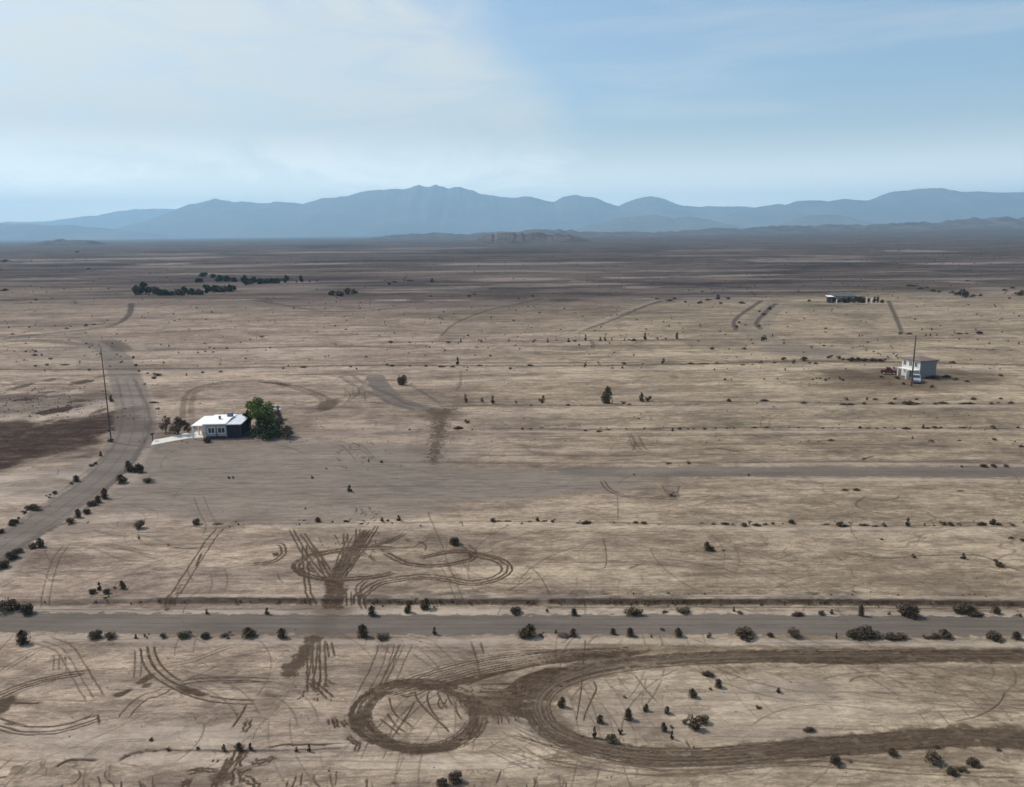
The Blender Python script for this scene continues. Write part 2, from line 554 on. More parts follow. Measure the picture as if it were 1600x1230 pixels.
# outer arcs left of the loop
for i in range(13):
    f = i / 12
    dx = -6 - 42 * f
    S([(905 + dx * .9, 1040 + 2 * f), (866 + dx, 1056 + f), (842 + dx, 1074), (831 + dx * .92, 1092), (831 + dx * .8, 1108), (842 + dx * .6, 1128 - 4 * f)],
      .18, random.uniform(.6, 1), taper=True, jit=.02)
for i in range(12):
    f = i / 11
    S([(1030 - 40 * f, 1016 + 8 * f), (960 - 30 * f, 1020 + 9 * f), (880 - 40 * f, 1030 + 10 * f), (820 - 60 * f, 1044 + 10 * f), (770 - 70 * f, 1056 + 10 * f), (720 - 90 * f, 1072 + 10 * f)],
      .18, random.uniform(.5, .95), taper=True, jit=.04)
for i in range(9):
    S([(990, 1009 + i * 1.2), (880, 1014 + 2 * i), (780, 1022 + 3.5 * i), (700, 1038 + 4 * i), (640, 1056 + 4 * i), (560 + 8 * i, 1088)], .15, random.uniform(.45, .85), taper=True, jit=.04)
# outer tail of scratches below the loop's west bend
for i in range(22):
    x = random.uniform(760, 870); y = random.uniform(1130, 1180)
    S([(x, y), (x + random.uniform(20, 45), y + random.uniform(12, 22)), (x + random.uniform(60, 110), y + random.uniform(22, 34))], .12, random.uniform(.3, .6), taper=True)

# ---- donut ring
for i in range(13):
    f = i / 12
    S(ring(655 + random.uniform(-4, 4), 1119, 76 + 30 * f, 44 + 14 * f, random.uniform(-20, 20), random.uniform(320, 370), tilt=-.02),
      random.uniform(.05, .12), random.uniform(.45, .95), soft=.1, jit=.05)
S(ring(652, 1119, 80, 46, 120, 255), .34, .8, soft=.15, jit=.05)
S(ring(650, 1119, 101, 53, 125, 262), .36, .85, soft=.15, jit=.05)
S(ring(655, 1117, 88, 49, 40, 130), .35, .85, soft=.12)
S(ring(655, 1122, 92, 47, 225, 320), .34, .85, soft=.15, jit=.05)
S(ring(655, 1124, 100, 50, 250, 312), .4, .8, soft=.3, jit=.05)
blob('dirt', 775, 1102, 44, 24, .72, .7, 1)
blob('dirt', 745, 1085, 55, 11, .45, .8, 2)
blob('dirt', 735, 1062, 70, 13, .35, .9, 3)
blob('dirt', 770, 1132, 50, 18, .35, .9, 8)
blob('dirt', 565, 1124, 14, 20, .9, .5, 4)
blob('dirt', 620, 1166, 26, 9, .7, .8, 5)
for i in range(34):
    x = random.uniform(715, 830); y = random.uniform(1070, 1110)
    S([(x, y), (x + random.uniform(-4, 10), y + random.uniform(8, 16)), (x + random.uniform(0, 26), y + random.uniform(22, 38))], .13, random.uniform(.5, .9), taper=True)
for s in ['608,1086 612,1105 622,1120 640,1132 650,1142', '648,1075 652,1092 672,1115 695,1136 705,1148', '672,1076 668,1092 676,1112 690,1128',
          '650,1093 640,1112 625,1135 615,1152', '682,1078 690,1095 702,1110', '697,1080 705,1098 715,1105', '590,1120 615,1140 628,1152',
          '722,1082 728,1098 742,1110', '712,1092 714,1112 725,1128', '690,1085 685,1100 695,1112', '603,1112 620,1135 640,1148', '700,1088 690,1110']:
    S(s, .13, .8)
for i in range(9):
    S(ring(655, 1119, 80 + 3.2 * i, 45 + 1.6 * i, random.uniform(-60, -30), random.uniform(85, 130), tilt=-.02), random.uniform(.08, .16), random.uniform(.55, .9), jit=.05)
for i in range(14):
    y = random.uniform(1070, 1118); S([(742 + random.uniform(-10, 6), y), (775, y + random.uniform(-4, 8)), (812 + random.uniform(-8, 14), y + random.uniform(-6, 16))], .18, random.uniform(.4, .8))
# chevrons left of ring
for s in ['520,1118 524,1128 528,1142', '533,1122 540,1132 546,1137', '558,1155 560,1165 553,1180', '515,1120 518,1135', '540,1146 556,1160 570,1166']:
    S(s, .2, .9, taper=True, n=2, gap=.25, jit=.04)

# ---- tyre marks left of the wedge
S('224,1008 228,1030 240,1050 262,1066 290,1080 320,1090 360,1096 405,1097', .17, .85, n=2, gap=.55, jit=.02)
S('236,1008 238,1022 248,1042 268,1060 283,1068', .17, .8, n=2, gap=.5)
S('272,1070 300,1080 330,1088', .5, .75)
S('275,1070 300,1064 340,1061 380,1061 425,1063', .17, .8, n=2, gap=.5)
S('340,1067 380,1066 430,1065', .15, .7)
S('216,1012 216,1040 214,1062', .14, .55, n=2, gap=.5)
S('264,1072 250,1082 225,1090 200,1112 192,1125', .16, .7, n=2, gap=.8, jit=.03)
S('258,1040 300,1032 345,1015 368,1008', .14, .55, n=2, gap=.5)
S('280,1068 320,1050 345,1038', .12, .5); S('300,1040 370,1025 430,1015', .12, .4)
S('230,1110 260,1123 320,1117 400,1112', .3, .35, layer='green')
S('388,1096 378,1115 368,1130 360,1142', .22, .7)
S('214,1070 232,1058 243,1052', .6, .65); S('218,1072 240,1070', .5, .6)
S('178,1086 190,1084 205,1078', .5, .8)
S('-20,1096 20,1078 60,1065 100,1056 140,1051', .2, .85, n=3, gap=.7, jit=.03)
S('-20,1108 25,1082 60,1070 95,1060', .2, .6, n=2, gap=.4)
S('-30,1120 0,1132 40,1142 90,1140 130,1130 165,1117', .2, .7, n=3, gap=.8, jit=.03)
S('0,1130 60,1136 110,1130 155,1112', .16, .7)
S('10,1098 50,1100 90,1108 140,1105 180,1098 215,1096', .5, .5, 'red', .5)
S('10,1098 50,1099 75,1097', .3, .7)
blob('dirt', 4, 1102, 16, 18, .95, .6, 6)
S('62,1000 95,1012 110,1030 130,1065 148,1095', .14, .5, n=3, gap=1.2, jit=.03)
S('0,1050 30,1032 60,1015', .13, .5, n=2, gap=.5)
S('152,1112 156,1135', .2, .8); S('85,1020 83,1050', .1, .4); S('93,1020 92,1050', .1, .4); S('102,1020 104,1055', .1, .4)
# wash lines along the very near ground
S('78,1202 95,1193 112,1187 160,1187', .24, .95, 'line', .15); S('180,1191 200,1180 222,1174 255,1172 350,1173 470,1172 545,1168', .2, .95, 'line', .15, jit=.04)
S('128,1190 150,1172 170,1160 235,1156', .1, .5, 'line', n=2, gap=.25); S('180,1191 225,1199', .12, .6, 'line')
S('410,1168 450,1164 540,1162', .14, .8, 'line', jit=.04)
S('285,1208 300,1203 330,1206', .22, .9); S('-30,1222 0,1215 22,1212', .18, .8); S('370,1220 390,1200 430,1192', .16, .7)
poly('dirt', '352,1192 366,1200 372,1216 362,1240 330,1245 326,1228 338,1208', .75, .35, .8)
for s_ in ['376,1160 372,1175 362,1190 350,1205 338,1235', '385,1165 378,1185 370,1200 372,1232', '362,1178 356,1195 342,1215 330,1240', '390,1185 402,1190 420,1186 440,1180',
           '350,1200 330,1203 305,1204 285,1209', '366,1204 384,1202 400,1196', '300,1212 292,1222 285,1236', '378,1150 384,1140 392,1120', '340,1185 335,1192', '372,1212 392,1220 410,1236']:
    S(s_, .22, .85, n=2, gap=.35, jit=.07, taper=True)
for i in range(30):
    x = random.choice([random.uniform(90, 250), random.uniform(740, 900), random.uniform(430, 580)]); y = random.uniform(1198, 1225)
    S([(x, y), (x + random.uniform(-6, 6), y + 14), (x + random.uniform(-14, 14), y + 30)], .12, random.uniform(.4, .75), taper=True)
S('0,1185 120,1178 300,1188 500,1190', .8, .45, 'pale', .6); S('0,1150 120,1152 230,1148 420,1152', 1.4, .55, 'pale', 1.0)
S('520,1190 700,1192 860,1190', .8, .4, 'pale', .7)

# ---- the crossing wedge of brown dirt
poly('dirt', '504,905 538,903 543,922 540,938 536,952 500,954 503,938 508,922', 1.0)
blob('dirt', 520, 955, 34, 8, .6, .9, 71)
S('526,948 522,930 524,905 535,885 548,868 562,845 572,828', .9, .5, 'dirt', .6)
S('524,905 535,885 550,866 566,845 578,826', .2, .85, n=5, gap=1.6, jit=.06)
poly('dirt', '478,994 508,992 492,1012 486,1030 474,1046 466,1062 438,1058 444,1040 464,1018', .85, .3, .35)
S('510,960 505,975 500,990', 1.6, .22, 'dirt', 1.0)
for s in ['455,826 470,855 490,885 515,912', '472,832 490,860 512,890 520,905', '478,842 500,870 518,900', '475,850 477,880 482,925 492,948', '540,832 540,860 530,890 522,910',
          '590,820 572,850 552,880 530,910', '548,838 532,870 525,900', '580,828 560,855 545,890', '560,825 556,850 540,880', '498,870 506,890 515,905',
          '486,1000 484,1030 486,1060 485,1085', '504,998 504,1030 505,1062 500,1080', '493,1000 490,1040 482,1080', '514,1000 520,1030', '478,1060 505,1080 520,1095',
          '620,840 600,848 575,855', '635,832 612,845 590,850', '545,922 545,950', '560,925 556,945', '570,955 560,920 575,905']:
    S(s, .2, .75, n=2, gap=.45, jit=.03)
for i in range(46):
    x = random.gauss(560, 24); y = random.uniform(828, 868)
    S([(x, y), (x + random.uniform(-14, 14), y + random.uniform(4, 12))], .16, random.uniform(.4, .8), taper=True)
for i in range(22):
    x = random.gauss(495, 22); y = random.uniform(1058, 1096)
    S([(x, y), (x + random.uniform(-14, 14), y + random.uniform(2, 10))], .16, random.uniform(.5, .9), taper=True)
# upper donuts
S('622,856 575,856 530,859 490,867 466,878 463,888 476,898 505,905 550,905 590,901 622,894', .34, .85, n=3, gap=.9, jit=.04)
S('540,859 500,866 480,876 474,888 490,900', .3, .7, n=2, gap=.9)
S('560,945 566,930 590,912 620,905 660,901 700,905 735,911 765,907 787,897 792,886 778,875 750,868 720,864', .28, .8, n=3, gap=.8, jit=.04)
S('600,862 618,872 640,881 680,884 720,878 740,870 728,862 700,863 670,869 652,873', .28, .8, n=3, gap=.7, jit=.04)
S('725,850 738,862 745,870', .2, .7, n=2, gap=.8); S('575,858 640,855 655,850 672,842', .16, .6); S('650,845 665,852 664,862', .18, .7)
S('388,882 410,881 430,876 443,864 440,852 428,850', .26, .9, n=2, gap=.5, jit=.02); S('430,862 432,870', .5, .8)
S('400,905 425,908 435,912', .14, .5); S('433,895 437,905 445,912', .12, .5)
S('262,855 300,857 330,853', .3, .6); S('262,848 264,856', .3, .6)
S('262,950 270,935 285,912 300,888 315,865 330,842 345,825', .2, .7, n=2, gap=.9, jit=.03)
poly('dirt', '252,954 262,936 274,924 278,930 268,946 262,956', .8, .4, .5)
poly('dirt', '272,930 280,912 284,914 277,932', .6, .3, .3); S('305,888 316,862', .3, .7, taper=True)
S('325,838 330,820 320,800 310,775', .12, .4, n=2, gap=1.2)
S('70,950 74,920 82,890 90,870 105,850', .11, .5, n=2, gap=.7)
S('100,852 130,848 200,860 240,868', .14, .4); S('150,900 175,892 200,885', .14, .5); S('0,920 20,908 30,905', .2, .4)
S('60,800 110,815 165,820 190,815', .2, .35, 'line')
S('668,800 690,850 700,880 712,905', .12, .45); S('688,875 705,905 720,945', .1, .45, n=2, gap=.7); S('825,882 845,902 862,935', .12, .5); S('790,925 825,905 830,898', .12, .5)
S('135,940 150,932 165,930 180,925', .3, .8, 'line')
# tracks across the cross road
S('610,1004 600,1040 582,1075 572,1095', .13, .5, n=4, gap=1.5, jit=.03); S('635,1004 615,1045 598,1080', .13, .5, n=3, gap=1.0, jit=.03)
S('735,1000 745,1030 752,1068', .2, .5); S('750,1000 757,1025', .2, .5); S('915,998 912,1030 908,1080 900,1130', .1, .7)
S('925,1060 932,1075 925,1092 915,1115 912,1130', .12, .7); S('990,1052 1010,1078 1030,1100', .1, .6); S('1070,1155 1082,1172', .14, .7)
S('1573,1078 1560,1100 1530,1118 1490,1128', .12, .55); S('1325,1068 1340,1058 1380,1055', .14, .5); S('1330,1078 1400,1090 1500,1100 1600,1112', .12, .35, n=2, gap=.7)
S('1380,1066 1450,1076 1550,1090', .12, .35, n=2, gap=.8)
S('1400,1203 1500,1207 1600,1203', .3, .4); S('0,1000 100,1003 180,1010', .2, .0)
# middle distance tracks
S('940,750 952,765 975,775 1010,779 1045,775', .24, .7, n=2, gap=.6); blob('line', 1050, 772, 10, 8, .8, .6, 12)
S('1035,757 1040,770', .2, .5); S('1062,758 1058,772', .2, .5)
S('965,772 966,812', .12, .5); S('943,840 947,862 946,885 930,890 905,888', .14, .5); S('980,890 1000,882 1015,881', .2, .5)
S('1058,702 1100,702 1130,701 1162,708', .35, .6); S('990,680 1000,700 1010,705', .3, .45, n=3, gap=2); S('985,678 992,695 988,705', .3, .45)
S('945,712 990,712 1010,709', .3, .45); blob('line', 1090, 798, 18, 5, .55, .8, 13)
S('1355,775 1338,786 1345,795 1380,803 1400,804', .25, .5); S('1370,784 1400,779 1405,774', .25, .5)
S('1310,862 1345,868 1390,872 1450,868 1530,868 1570,884 1600,893', .28, .75, 'line', .2, jit=.05); S('1340,860 1370,871', .2, .5); S('1510,888 1545,890', .2, .4)
S('1345,720 1356,715 1368,712', .3, .7); S('1425,832 1440,842 1450,838', .15, .5); S('1400,848 1460,832 1520,820', .15, .3); S('1530,806 1600,803', .4, .4, 'line')
S('1240,820 1330,890 1290,905 1200,920', .1, .3, taper=True); S('1200,925 1240,905 1290,896', .14, .35)
poly('dirt', '664,638 716,638 702,652 698,680 690,708 686,726 668,722 668,700 674,672 672,652', .80, 1.2, 1.2); blob('dirt', 690, 648, 34, 10, .55, .8, 10); blob('dirt', 660, 695, 26, 12, .25, .9, 11)
S('540,586 560,600 600,618 625,632 660,640', .9, .45, 'line', n=2, gap=3); S('575,628 610,632 650,640', .7, .5, 'line')
S('640,600 668,618 690,632', .6, .4, 'line'); S('720,580 719,600 712,612', .5, .4, 'line')
S('1020,636 1100,648', .0, .0); S('922,530 930,543', 1.0, .5, 'line'); S('1045,586 1062,592', 1.4, .6, 'line')
blob('line', 1070, 606, 60, 5, .3, .9, 31); blob('grey', 990, 616, 50, 8, .5, .9, 32)
# ring beside the far left house
S('293,655 292,640 294,625 300,613 315,605 345,598 380,595 420,596 450,602 480,611 502,620 512,630 505,640 470,644', .8, .38, 'dirt', .5, n=2, gap=1.6, jit=.1)
S('405,597 430,599 455,604', 1.2, .8); blob('dirt', 512, 632, 14, 10, .7, .7, 14)
for i in range(8):
    x = 533 + random.uniform(0, 46); y = 606 + random.uniform(-3, 8)
    S([(x, y), (x + random.uniform(0, 5), y + 9), (x + random.uniform(-8, 3), y + random.uniform(14, 24))], .28, random.uniform(.2, .4), taper=True)
S('575,590 560,612 555,620', .5, .4, 'line')
S('545,692 560,705 572,720', .25, .3, n=2, gap=3, taper=True)
for i in range(20):
    x = random.gauss(565, 26); y = random.uniform(690, 732)
    S([(x, y), (x + random.uniform(-10, 10), y + random.uniform(3, 8))], .25, random.uniform(.35, .6), taper=True)
for i in range(18):
    x = random.gauss(575, 18); y = random.uniform(790, 818)
    S([(x, y), (x + random.uniform(-10, 10), y + random.uniform(3, 8))], .2, random.uniform(.4, .7), taper=True)

# ---- patches of soil colour
blob('red', 30, 684, 175, 46, .85, .8, 1, .8); blob('red', 120, 672, 62, 24, .9, .4, 2, .3); blob('red', -60, 712, 150, 40, .9, .6, 3)
blob('red', 40, 632, 120, 30, .62, .9, 4, .9); blob('red', 176, 668, 8, 34, .6, .9, 5); blob('red', 60, 762, 90, 16, .5, .9, 22, .6)
blob('pale', 60, 640, 120, 22, .62, .9, 5, .8); blob('pale', 40, 760, 110, 34, .7, .9, 6, .8); blob('pale', 90, 820, 120, 22, .35, .9, 16, .8)
blob('grey', 420, 735, 330, 62, 1.0, .8, 7, .4); blob('grey', 720, 755, 260, 24, 1.0, .8, 8, .5); blob('grey', 330, 690, 150, 14, .7, .8, 9)
blob('grey', 480, 785, 260, 36, .75, .6, 10, .3); blob('grey', 860, 745, 200, 20, .5, .9, 18, .5)
blob('grey', 700, 668, 300, 26, .4, .9, 19, .6); blob('grey', 1230, 1080, 60, 18, .5, .9, 20, .5); blob('grey', 640, 1040, 100, 20, .4, .9, 21, .5)
blob('grey', 150, 552, 120, 22, .5, .9, 11, .5); blob('grey', 1260, 548, 70, 10, .7, .9, 12)
blob('dirt', 1440, 590, 150, 17, .5, .9, 13, .5); blob('dirt', 1350, 590, 70, 14, .7, .9, 14, .5); blob('dirt', 1400, 600, 130, 11, .6, .9, 15, .5); blob('line', 1450, 582, 60, 8, .5, .9, 95, .4)
blob('line', 1335, 478, 60, 4, .35, .9, 23, .4); blob('dirt', 1345, 492, 40, 6, .35, .9, 24, .6); blob('green', 1270, 478, 40, 6, .5, .9, 25, .5); blob('dirt', 1335, 505, 20, 8, .3, .9, 26, .6)
blob('green', 418, 679, 42, 5, 1.0, .5, 16, .2); blob('line', 415, 672, 46, 12, .6, .6, 27, .3); blob('line', 275, 672, 36, 14, .45, .8, 28, .4); blob('line', 450, 665, 40, 14, .3, .9, 29, .4)
blob('pale', 1490, 465, 60, 4, .3, .9, 17); blob('grey', 440, 455, 110, 12, .5, .9, 30, .5); blob('pale', 450, 452, 60, 5, .5, .9, 33, .4)
blob('line', 1450, 452, 70, 3, .5, .9, 34, .5); blob('grey', 560, 950, 260, 10, .55, .9, 35, .5); blob('grey', 500, 968, 90, 18, .6, .9, 36, .5)
blob('dirt', 505, 952, 60, 10, .35, .9, 37, .5); blob('green', 1150, 662, 60, 4, .4, .9, 38, .5)
blob('pale', 560, 1160, 60, 14, .3, .9, 39, .6); blob('pale', 830, 1130, 60, 30, .35, .9, 40, .7); blob('pale', 1150, 1110, 260, 55, .30, .9, 41, .5)

for i in range(34):
    blob('red', random.gauss(60, 70), random.gauss(650, 34), random.uniform(6, 26), random.uniform(2, 7), random.uniform(.5, 1), .9, i, .7)
for i in range(26):
    blob('pale', random.gauss(50, 60), random.uniform(606, 660), random.uniform(4, 16), random.uniform(1.5, 4), random.uniform(.5, 1), .9, i, .7)
for i in range(60):
    blob('line', random.uniform(0, 1600), random.uniform(384, 470), random.uniform(15, 120), random.uniform(.8, 2.2), random.uniform(.4, .9), .9, i, .8)
for i in range(50):
    blob('pale', random.uniform(0, 1600), random.uniform(388, 470), random.uniform(20, 120), random.uniform(.6, 2.0), random.uniform(.5, 1), .9, i, .8)
S('78,1203 95,1194 112,1188 160,1188', .2, .8, jit=.04); S('180,1192 200,1181 222,1175 255,1173', .2, .85, jit=.05); S('410,1168 450,1164 520,1163', .18, .8, jit=.05)
S('240,937 400,938 500,939', .22, .6, jit=.06, sub=12); S('850,939 1000,940 1200,940 1400,941 1600,944', .24, .7, jit=.06, sub=14); S('560,940 700,940 850,940', .2, .5, jit=.06, sub=12)  # ditch strokes again: berm shade and turned soil laid into the colour

# ---- scattered faint tyre arcs and drag lines everywhere
for i in range(230):
    y = 615 + 610 * random.random() ** .8; x = random.uniform(-60, 1660)
    c = gnd(x, y); r = random.uniform(4, 22); a0 = random.uniform(0, 360); sp = random.uniform(20, 80)
    P = [np.array([c.x + r * math.cos(math.radians(a0 + sp * k / 8)), c.y + r * math.sin(math.radians(a0 + sp * k / 8))]) for k in range(9)]
    kk = random.uniform(.15, .42)
    for o in ((0, 1.5) if random.random() < .5 else (0,)):
        paint('dirt', offset(P, o), random.uniform(.08, .16), kk, .08, taper=True)
for i in range(420):
    y = 470 + 755 * random.random() ** .75; x = random.uniform(-100, 1600); ln = random.uniform(40, 420)
    c = gnd(x, y); e = gnd(x + ln, y + random.gauss(0, 1.5) * (y - 360) / 500)
    sc = (y - 360) / 600
    P = [np.array([c.x + (e.x - c.x) * k / 14, c.y + (e.y - c.y) * k / 14 + random.gauss(0, .06 / max(sc, .15))]) for k in range(15)]
    paint('pale' if random.random() < .42 else 'line', P, random.uniform(.06, .2) / max(sc, .12), random.uniform(.15, .42), None, taper=True)

wedge = np.exp(-((GX - gnd(510, 975).x) / 2.2) ** 2)
L['dirt'] *= 1 - .85 * np.clip(L['road'], 0, 1) * (1 - wedge)

# far scrubland and colour of the plain, by where it lies
fy = np.clip((GY - 110) / 350, 0, 1) * .6 + np.clip((GY - 480) / 900, 0, 1)
n1 = fbm(GX / 420, GY / 260, 5, 5)
L['scrub'] = (np.clip(fy * 1.2 + (n1 - .5) * 1.6 * fy ** .5, 0, 1)).astype(np.float32)
L['scrub'] = np.maximum(L['scrub'], (np.clip((fbm(GX / 60, GY / 34, 9, 5) - .52) * 3, 0, 1) * .42).astype(np.float32) * (GY > 150))
# gentle relief, and the land rising far off on the right
Z = L['z'] + (fbm(GX / 9, GY / 3, 2, 3) - .45) * .07
Z += np.where(GY > 200, (fbm(GX / 150, GY / 60, 21, 4) - .47) * np.clip((GY - 200) / 2500, 0, 1) * 6, 0)
Z -= .03 * L['dirt']
bad = np.clip((GY - 2500) / 3500, 0, 1) * np.clip((GX / np.maximum(GY, 1) + .05) / .6, 0, 1.2)
Z += bad * 42 * (1 + (fbm(GX / 500, GY / 400, 31, 4) - .5) * 1.0)
Z = np.where((GY > 6500), Z * np.clip(1 - (GY - 6500) / 3000, 0, 1), Z)
noise_road = fbm(GX / .8, GY / .5, 40, 3)


def ground_mesh(name, face_mask):
    idx = np.arange(NR * NC).reshape(NR, NC)
    q = np.stack([idx[:-1, :-1], idx[:-1, 1:], idx[1:, 1:], idx[1:, :-1]], -1)[face_mask]
    used, inv = np.unique(q, return_inverse=True)
    q = inv.reshape(-1, 4)
    me = bpy.data.meshes.new(name)
    nv, nf = len(used), len(q)
    me.vertices.add(nv); me.loops.add(nf * 4); me.polygons.add(nf)
    co = np.stack([GX.ravel()[used], GY.ravel()[used], Z.ravel()[used]], -1).astype(np.float32)
    me.vertices.foreach_set('co', co.ravel())
    me.loops.foreach_set('vertex_index', q.ravel().astype(np.int32))
    me.polygons.foreach_set('loop_start', np.arange(0, nf * 4, 4, dtype=np.int32))
    me.update(calc_edges=True)
    for nm, ks in (('soil_a', ('dirt', 'road', 'red', 'scrub')), ('soil_b', ('pale', 'line', 'green', 'grey'))):
        at = me.attributes.new(nm, 'FLOAT_COLOR', 'POINT')
        arr = np.stack([L[k].ravel()[used] for k in ks], -1).astype(np.float32)
        at.data.foreach_set('color', arr.ravel())
    return me


def ground_material():
    m = bpy.data.materials.new('desert_soil')
    m.use_nodes = True
    nt = m.node_tree
    b = nt.nodes['Principled BSDF']
    b.inputs['Roughness'].default_value = 1.0
    b.inputs['Specular IOR Level'].default_value = 0.05
    t = N(nt, 'ShaderNodeTexCoord').outputs['Object']
    A = N(nt, 'ShaderNodeAttribute', attribute_name='soil_a')
    B = N(nt, 'ShaderNodeAttribute', attribute_name='soil_b')
    sa = N(nt, 'ShaderNodeSeparateColor'); nt.links.new(A.outputs['Color'], sa.inputs[0])
    sb = N(nt, 'ShaderNodeSeparateColor'); nt.links.new(B.outputs['Color'], sb.inputs[0])
    streak = noise(nt, mapping(nt, t, (0.035, 0.22, 1)), 1.0, 10.0, 0.70, 0.3)
    streak2 = noise(nt, mapping(nt, t, (0.25, 2.2, 1), math.radians(3)), 1.0, 5.0, 0.62, 0.6)
    streak3 = noise(nt, mapping(nt, t, (0.0022, 0.011, 1), math.radians(-2)), 1.0, 8.0, 0.68, 0.2)
    mott = noise(nt, t, 0.11, 9.0, 0.62, 0.2)
    fine = noise(nt, t, 3.2, 6.0, 0.7)
    big = noise(nt, mapping(nt, t, (1, 1.8, 1)), 0.012, 4.0, 0.5)
    crisp = noise(nt, mapping(nt, t, (0.020, 0.050, 1)), 1.0, 11.0, 0.93, 0.1)
    crisp2 = noise(nt, mapping(nt, t, (0.30, 0.62, 1), math.radians(5)), 1.0, 6.0, 0.90, 0.2)
    sx = N(nt, 'ShaderNodeSeparateXYZ'); nt.links.new(t, sx.inputs[0])
    east = smooth(nt, M2(nt, 'ADD', sx.outputs[0], M2(nt, 'MULTIPLY', M2(nt, 'SUBTRACT', big, 0.5), 160.0)), -45.0, 45.0)
    c = mix(nt, east, (0.330, 0.268, 0.204), (0.332, 0.276, 0.192))

    def mul(c, f, lo, hi):
        return mix(nt, 1.0, c, mix(nt, f, lo, hi), 'MULTIPLY')

    c = mul(c, smooth(nt, streak, 0.36, 0.64), (0.78, 0.76, 0.78), (1.14, 1.13, 1.12))
    c = mul(c, smooth(nt, crisp, 0.43, 0.57), (0.68, 0.66, 0.66), (1.20, 1.20, 1.20))
    c = mul(c, smooth(nt, crisp2, 0.43, 0.57), (0.80, 0.78, 0.77), (1.12, 1.12, 1.12))
    c = mul(c, smooth(nt, streak2, 0.50, 0.68), (1.0, 1.0, 1.0), (0.74, 0.72, 0.71))
    c = mul(c, smooth(nt, streak3, 0.38, 0.64), (1.06, 1.06, 1.06), (0.78, 0.76, 0.79))
    c = mul(c, smooth(nt, mott, 0.48, 0.68), (1.04, 1.04, 1.04), (0.74, 0.73, 0.75))
    # thin winding washes, ruts and drag marks of every size
    for sc2, wd, dk, sd in (((0.020, 0.05, 1), .010, .55, 0), ((0.07, 0.17, 1), .012, .6, 3), ((0.22, 0.40, 1), .014, .6, 7), ((0.7, 1.1, 1), .022, .45, 11)):
        mp = nt.nodes.new('ShaderNodeMapping'); mp.inputs['Scale'].default_value = sc2; mp.inputs['Location'].default_value = (sd * 3.7, sd * 1.9, sd)
        mp.inputs['Rotation'].default_value = (0, 0, math.radians(sd * 2 - 8)); nt.links.new(t, mp.inputs['Vector'])
        vn = noise(nt, mp.outputs[0], 1.0, 3.0, 0.55, 0.8)
        vv = smooth(nt, M2(nt, 'ABSOLUTE', M2(nt, 'SUBTRACT', vn, 0.5)), wd * .3, wd, 1.0, 0.0)
        gate = smooth(nt, noise(nt, mp.outputs[0], 0.8, 3.0, 0.6), 0.46, 0.62)
        c = mix(nt, M2(nt, 'MULTIPLY', M2(nt, 'MULTIPLY', vv, gate), dk), c, (0.105, 0.078, 0.058))
    v = N(nt, 'ShaderNodeTexVoronoi', feature='F1'); v.inputs['Scale'].default_value = 0.4
    nt.links.new(mapping(nt, t, (1, 1.6, 1)), v.inputs['Vector'])
    sp = M2(nt, 'MULTIPLY', smooth(nt, v.outputs['Distance'], 0.04, 0.10, 1.0, 0.0), smooth(nt, mott, 0.53, 0.62))
    c = mix(nt, M2(nt, 'MULTIPLY', sp, 0.6), c, (0.10, 0.085, 0.07))

    def eff(mask, n, amt=0.9, lo=0.12, hi=0.62):
        x = M2(nt, 'ADD', mask, M2(nt, 'MULTIPLY', M2(nt, 'SUBTRACT', n, 0.5), amt))
        x = M2(nt, 'MULTIPLY', smooth(nt, x, lo, hi), smooth(nt, mask, 0.0, 0.25))
        return M2(nt, 'MULTIPLY', x, smooth(nt, mask, 0.0, 1.0, 0.35, 1.0))

    def lin(mask, n, amt, gain):
        """cover that follows the mark's own strength, broken up by grain"""
        k = M2(nt, 'ADD', gain, M2(nt, 'MULTIPLY', M2(nt, 'SUBTRACT', n, 0.5), amt))
        return M2(nt, 'MULTIPLY', mask, k, clamp=True)

    grain = noise(nt, mapping(nt, t, (0.8, 1.6, 1)), 1.0, 7.0, 0.86, 0.2)
    coarse = noise(nt, mapping(nt, t, (0.16, 0.5, 1)), 1.0, 8.0, 0.70, 0.2)
    c = mix(nt, M2(nt, 'MULTIPLY', eff(B.outputs['Alpha'], coarse, .9, .1, .9), 0.78), c, mix(nt, smooth(nt, streak2, .38, .62), (0.125, 0.104, 0.088), (0.210, 0.180, 0.152)))
    c = mix(nt, M2(nt, 'MULTIPLY', lin(sb.outputs[0], grain, 2.2, .95), 0.72), c, mix(nt, streak, (0.34, 0.285, 0.23), (0.46, 0.39, 0.33)))
    rd = mix(nt, smooth(nt, coarse, .35, .65), (0.013, 0.006, 0.005), (0.034, 0.019, 0.015))
    rd = mix(nt, smooth(nt, crisp2, .52, .60, 0, .55), rd, (0.12, 0.08, 0.066))
    c = mix(nt, M2(nt, 'MULTIPLY', eff(sa.outputs[2], crisp, 2.6, .2, .8), 0.93), c, rd)
    c = mix(nt, M2(nt, 'MULTIPLY', eff(sb.outputs[2], coarse, .9), 0.8), c, (0.065, 0.080, 0.038))
    road = mix(nt, smooth(nt, streak, .32, .68), (0.104, 0.088, 0.076), (0.158, 0.135, 0.117))
    road = mix(nt, smooth(nt, grain, .56, .74, 0, .5), road, (0.085, 0.070, 0.062))
    road = mix(nt, smooth(nt, streak2, .56, .72, 0, .35), road, (0.21, 0.18, 0.155))
    c = mix(nt, M2(nt, 'MULTIPLY', eff(sa.outputs[1], grain, .6, .2, .85), 0.92), c, road)
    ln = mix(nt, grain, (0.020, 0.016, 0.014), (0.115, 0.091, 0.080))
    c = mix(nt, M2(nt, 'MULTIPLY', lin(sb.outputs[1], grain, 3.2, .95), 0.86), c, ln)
    dr = mix(nt, smooth(nt, grain, .38, .62), (0.022, 0.014, 0.009), (0.088, 0.059, 0.039))
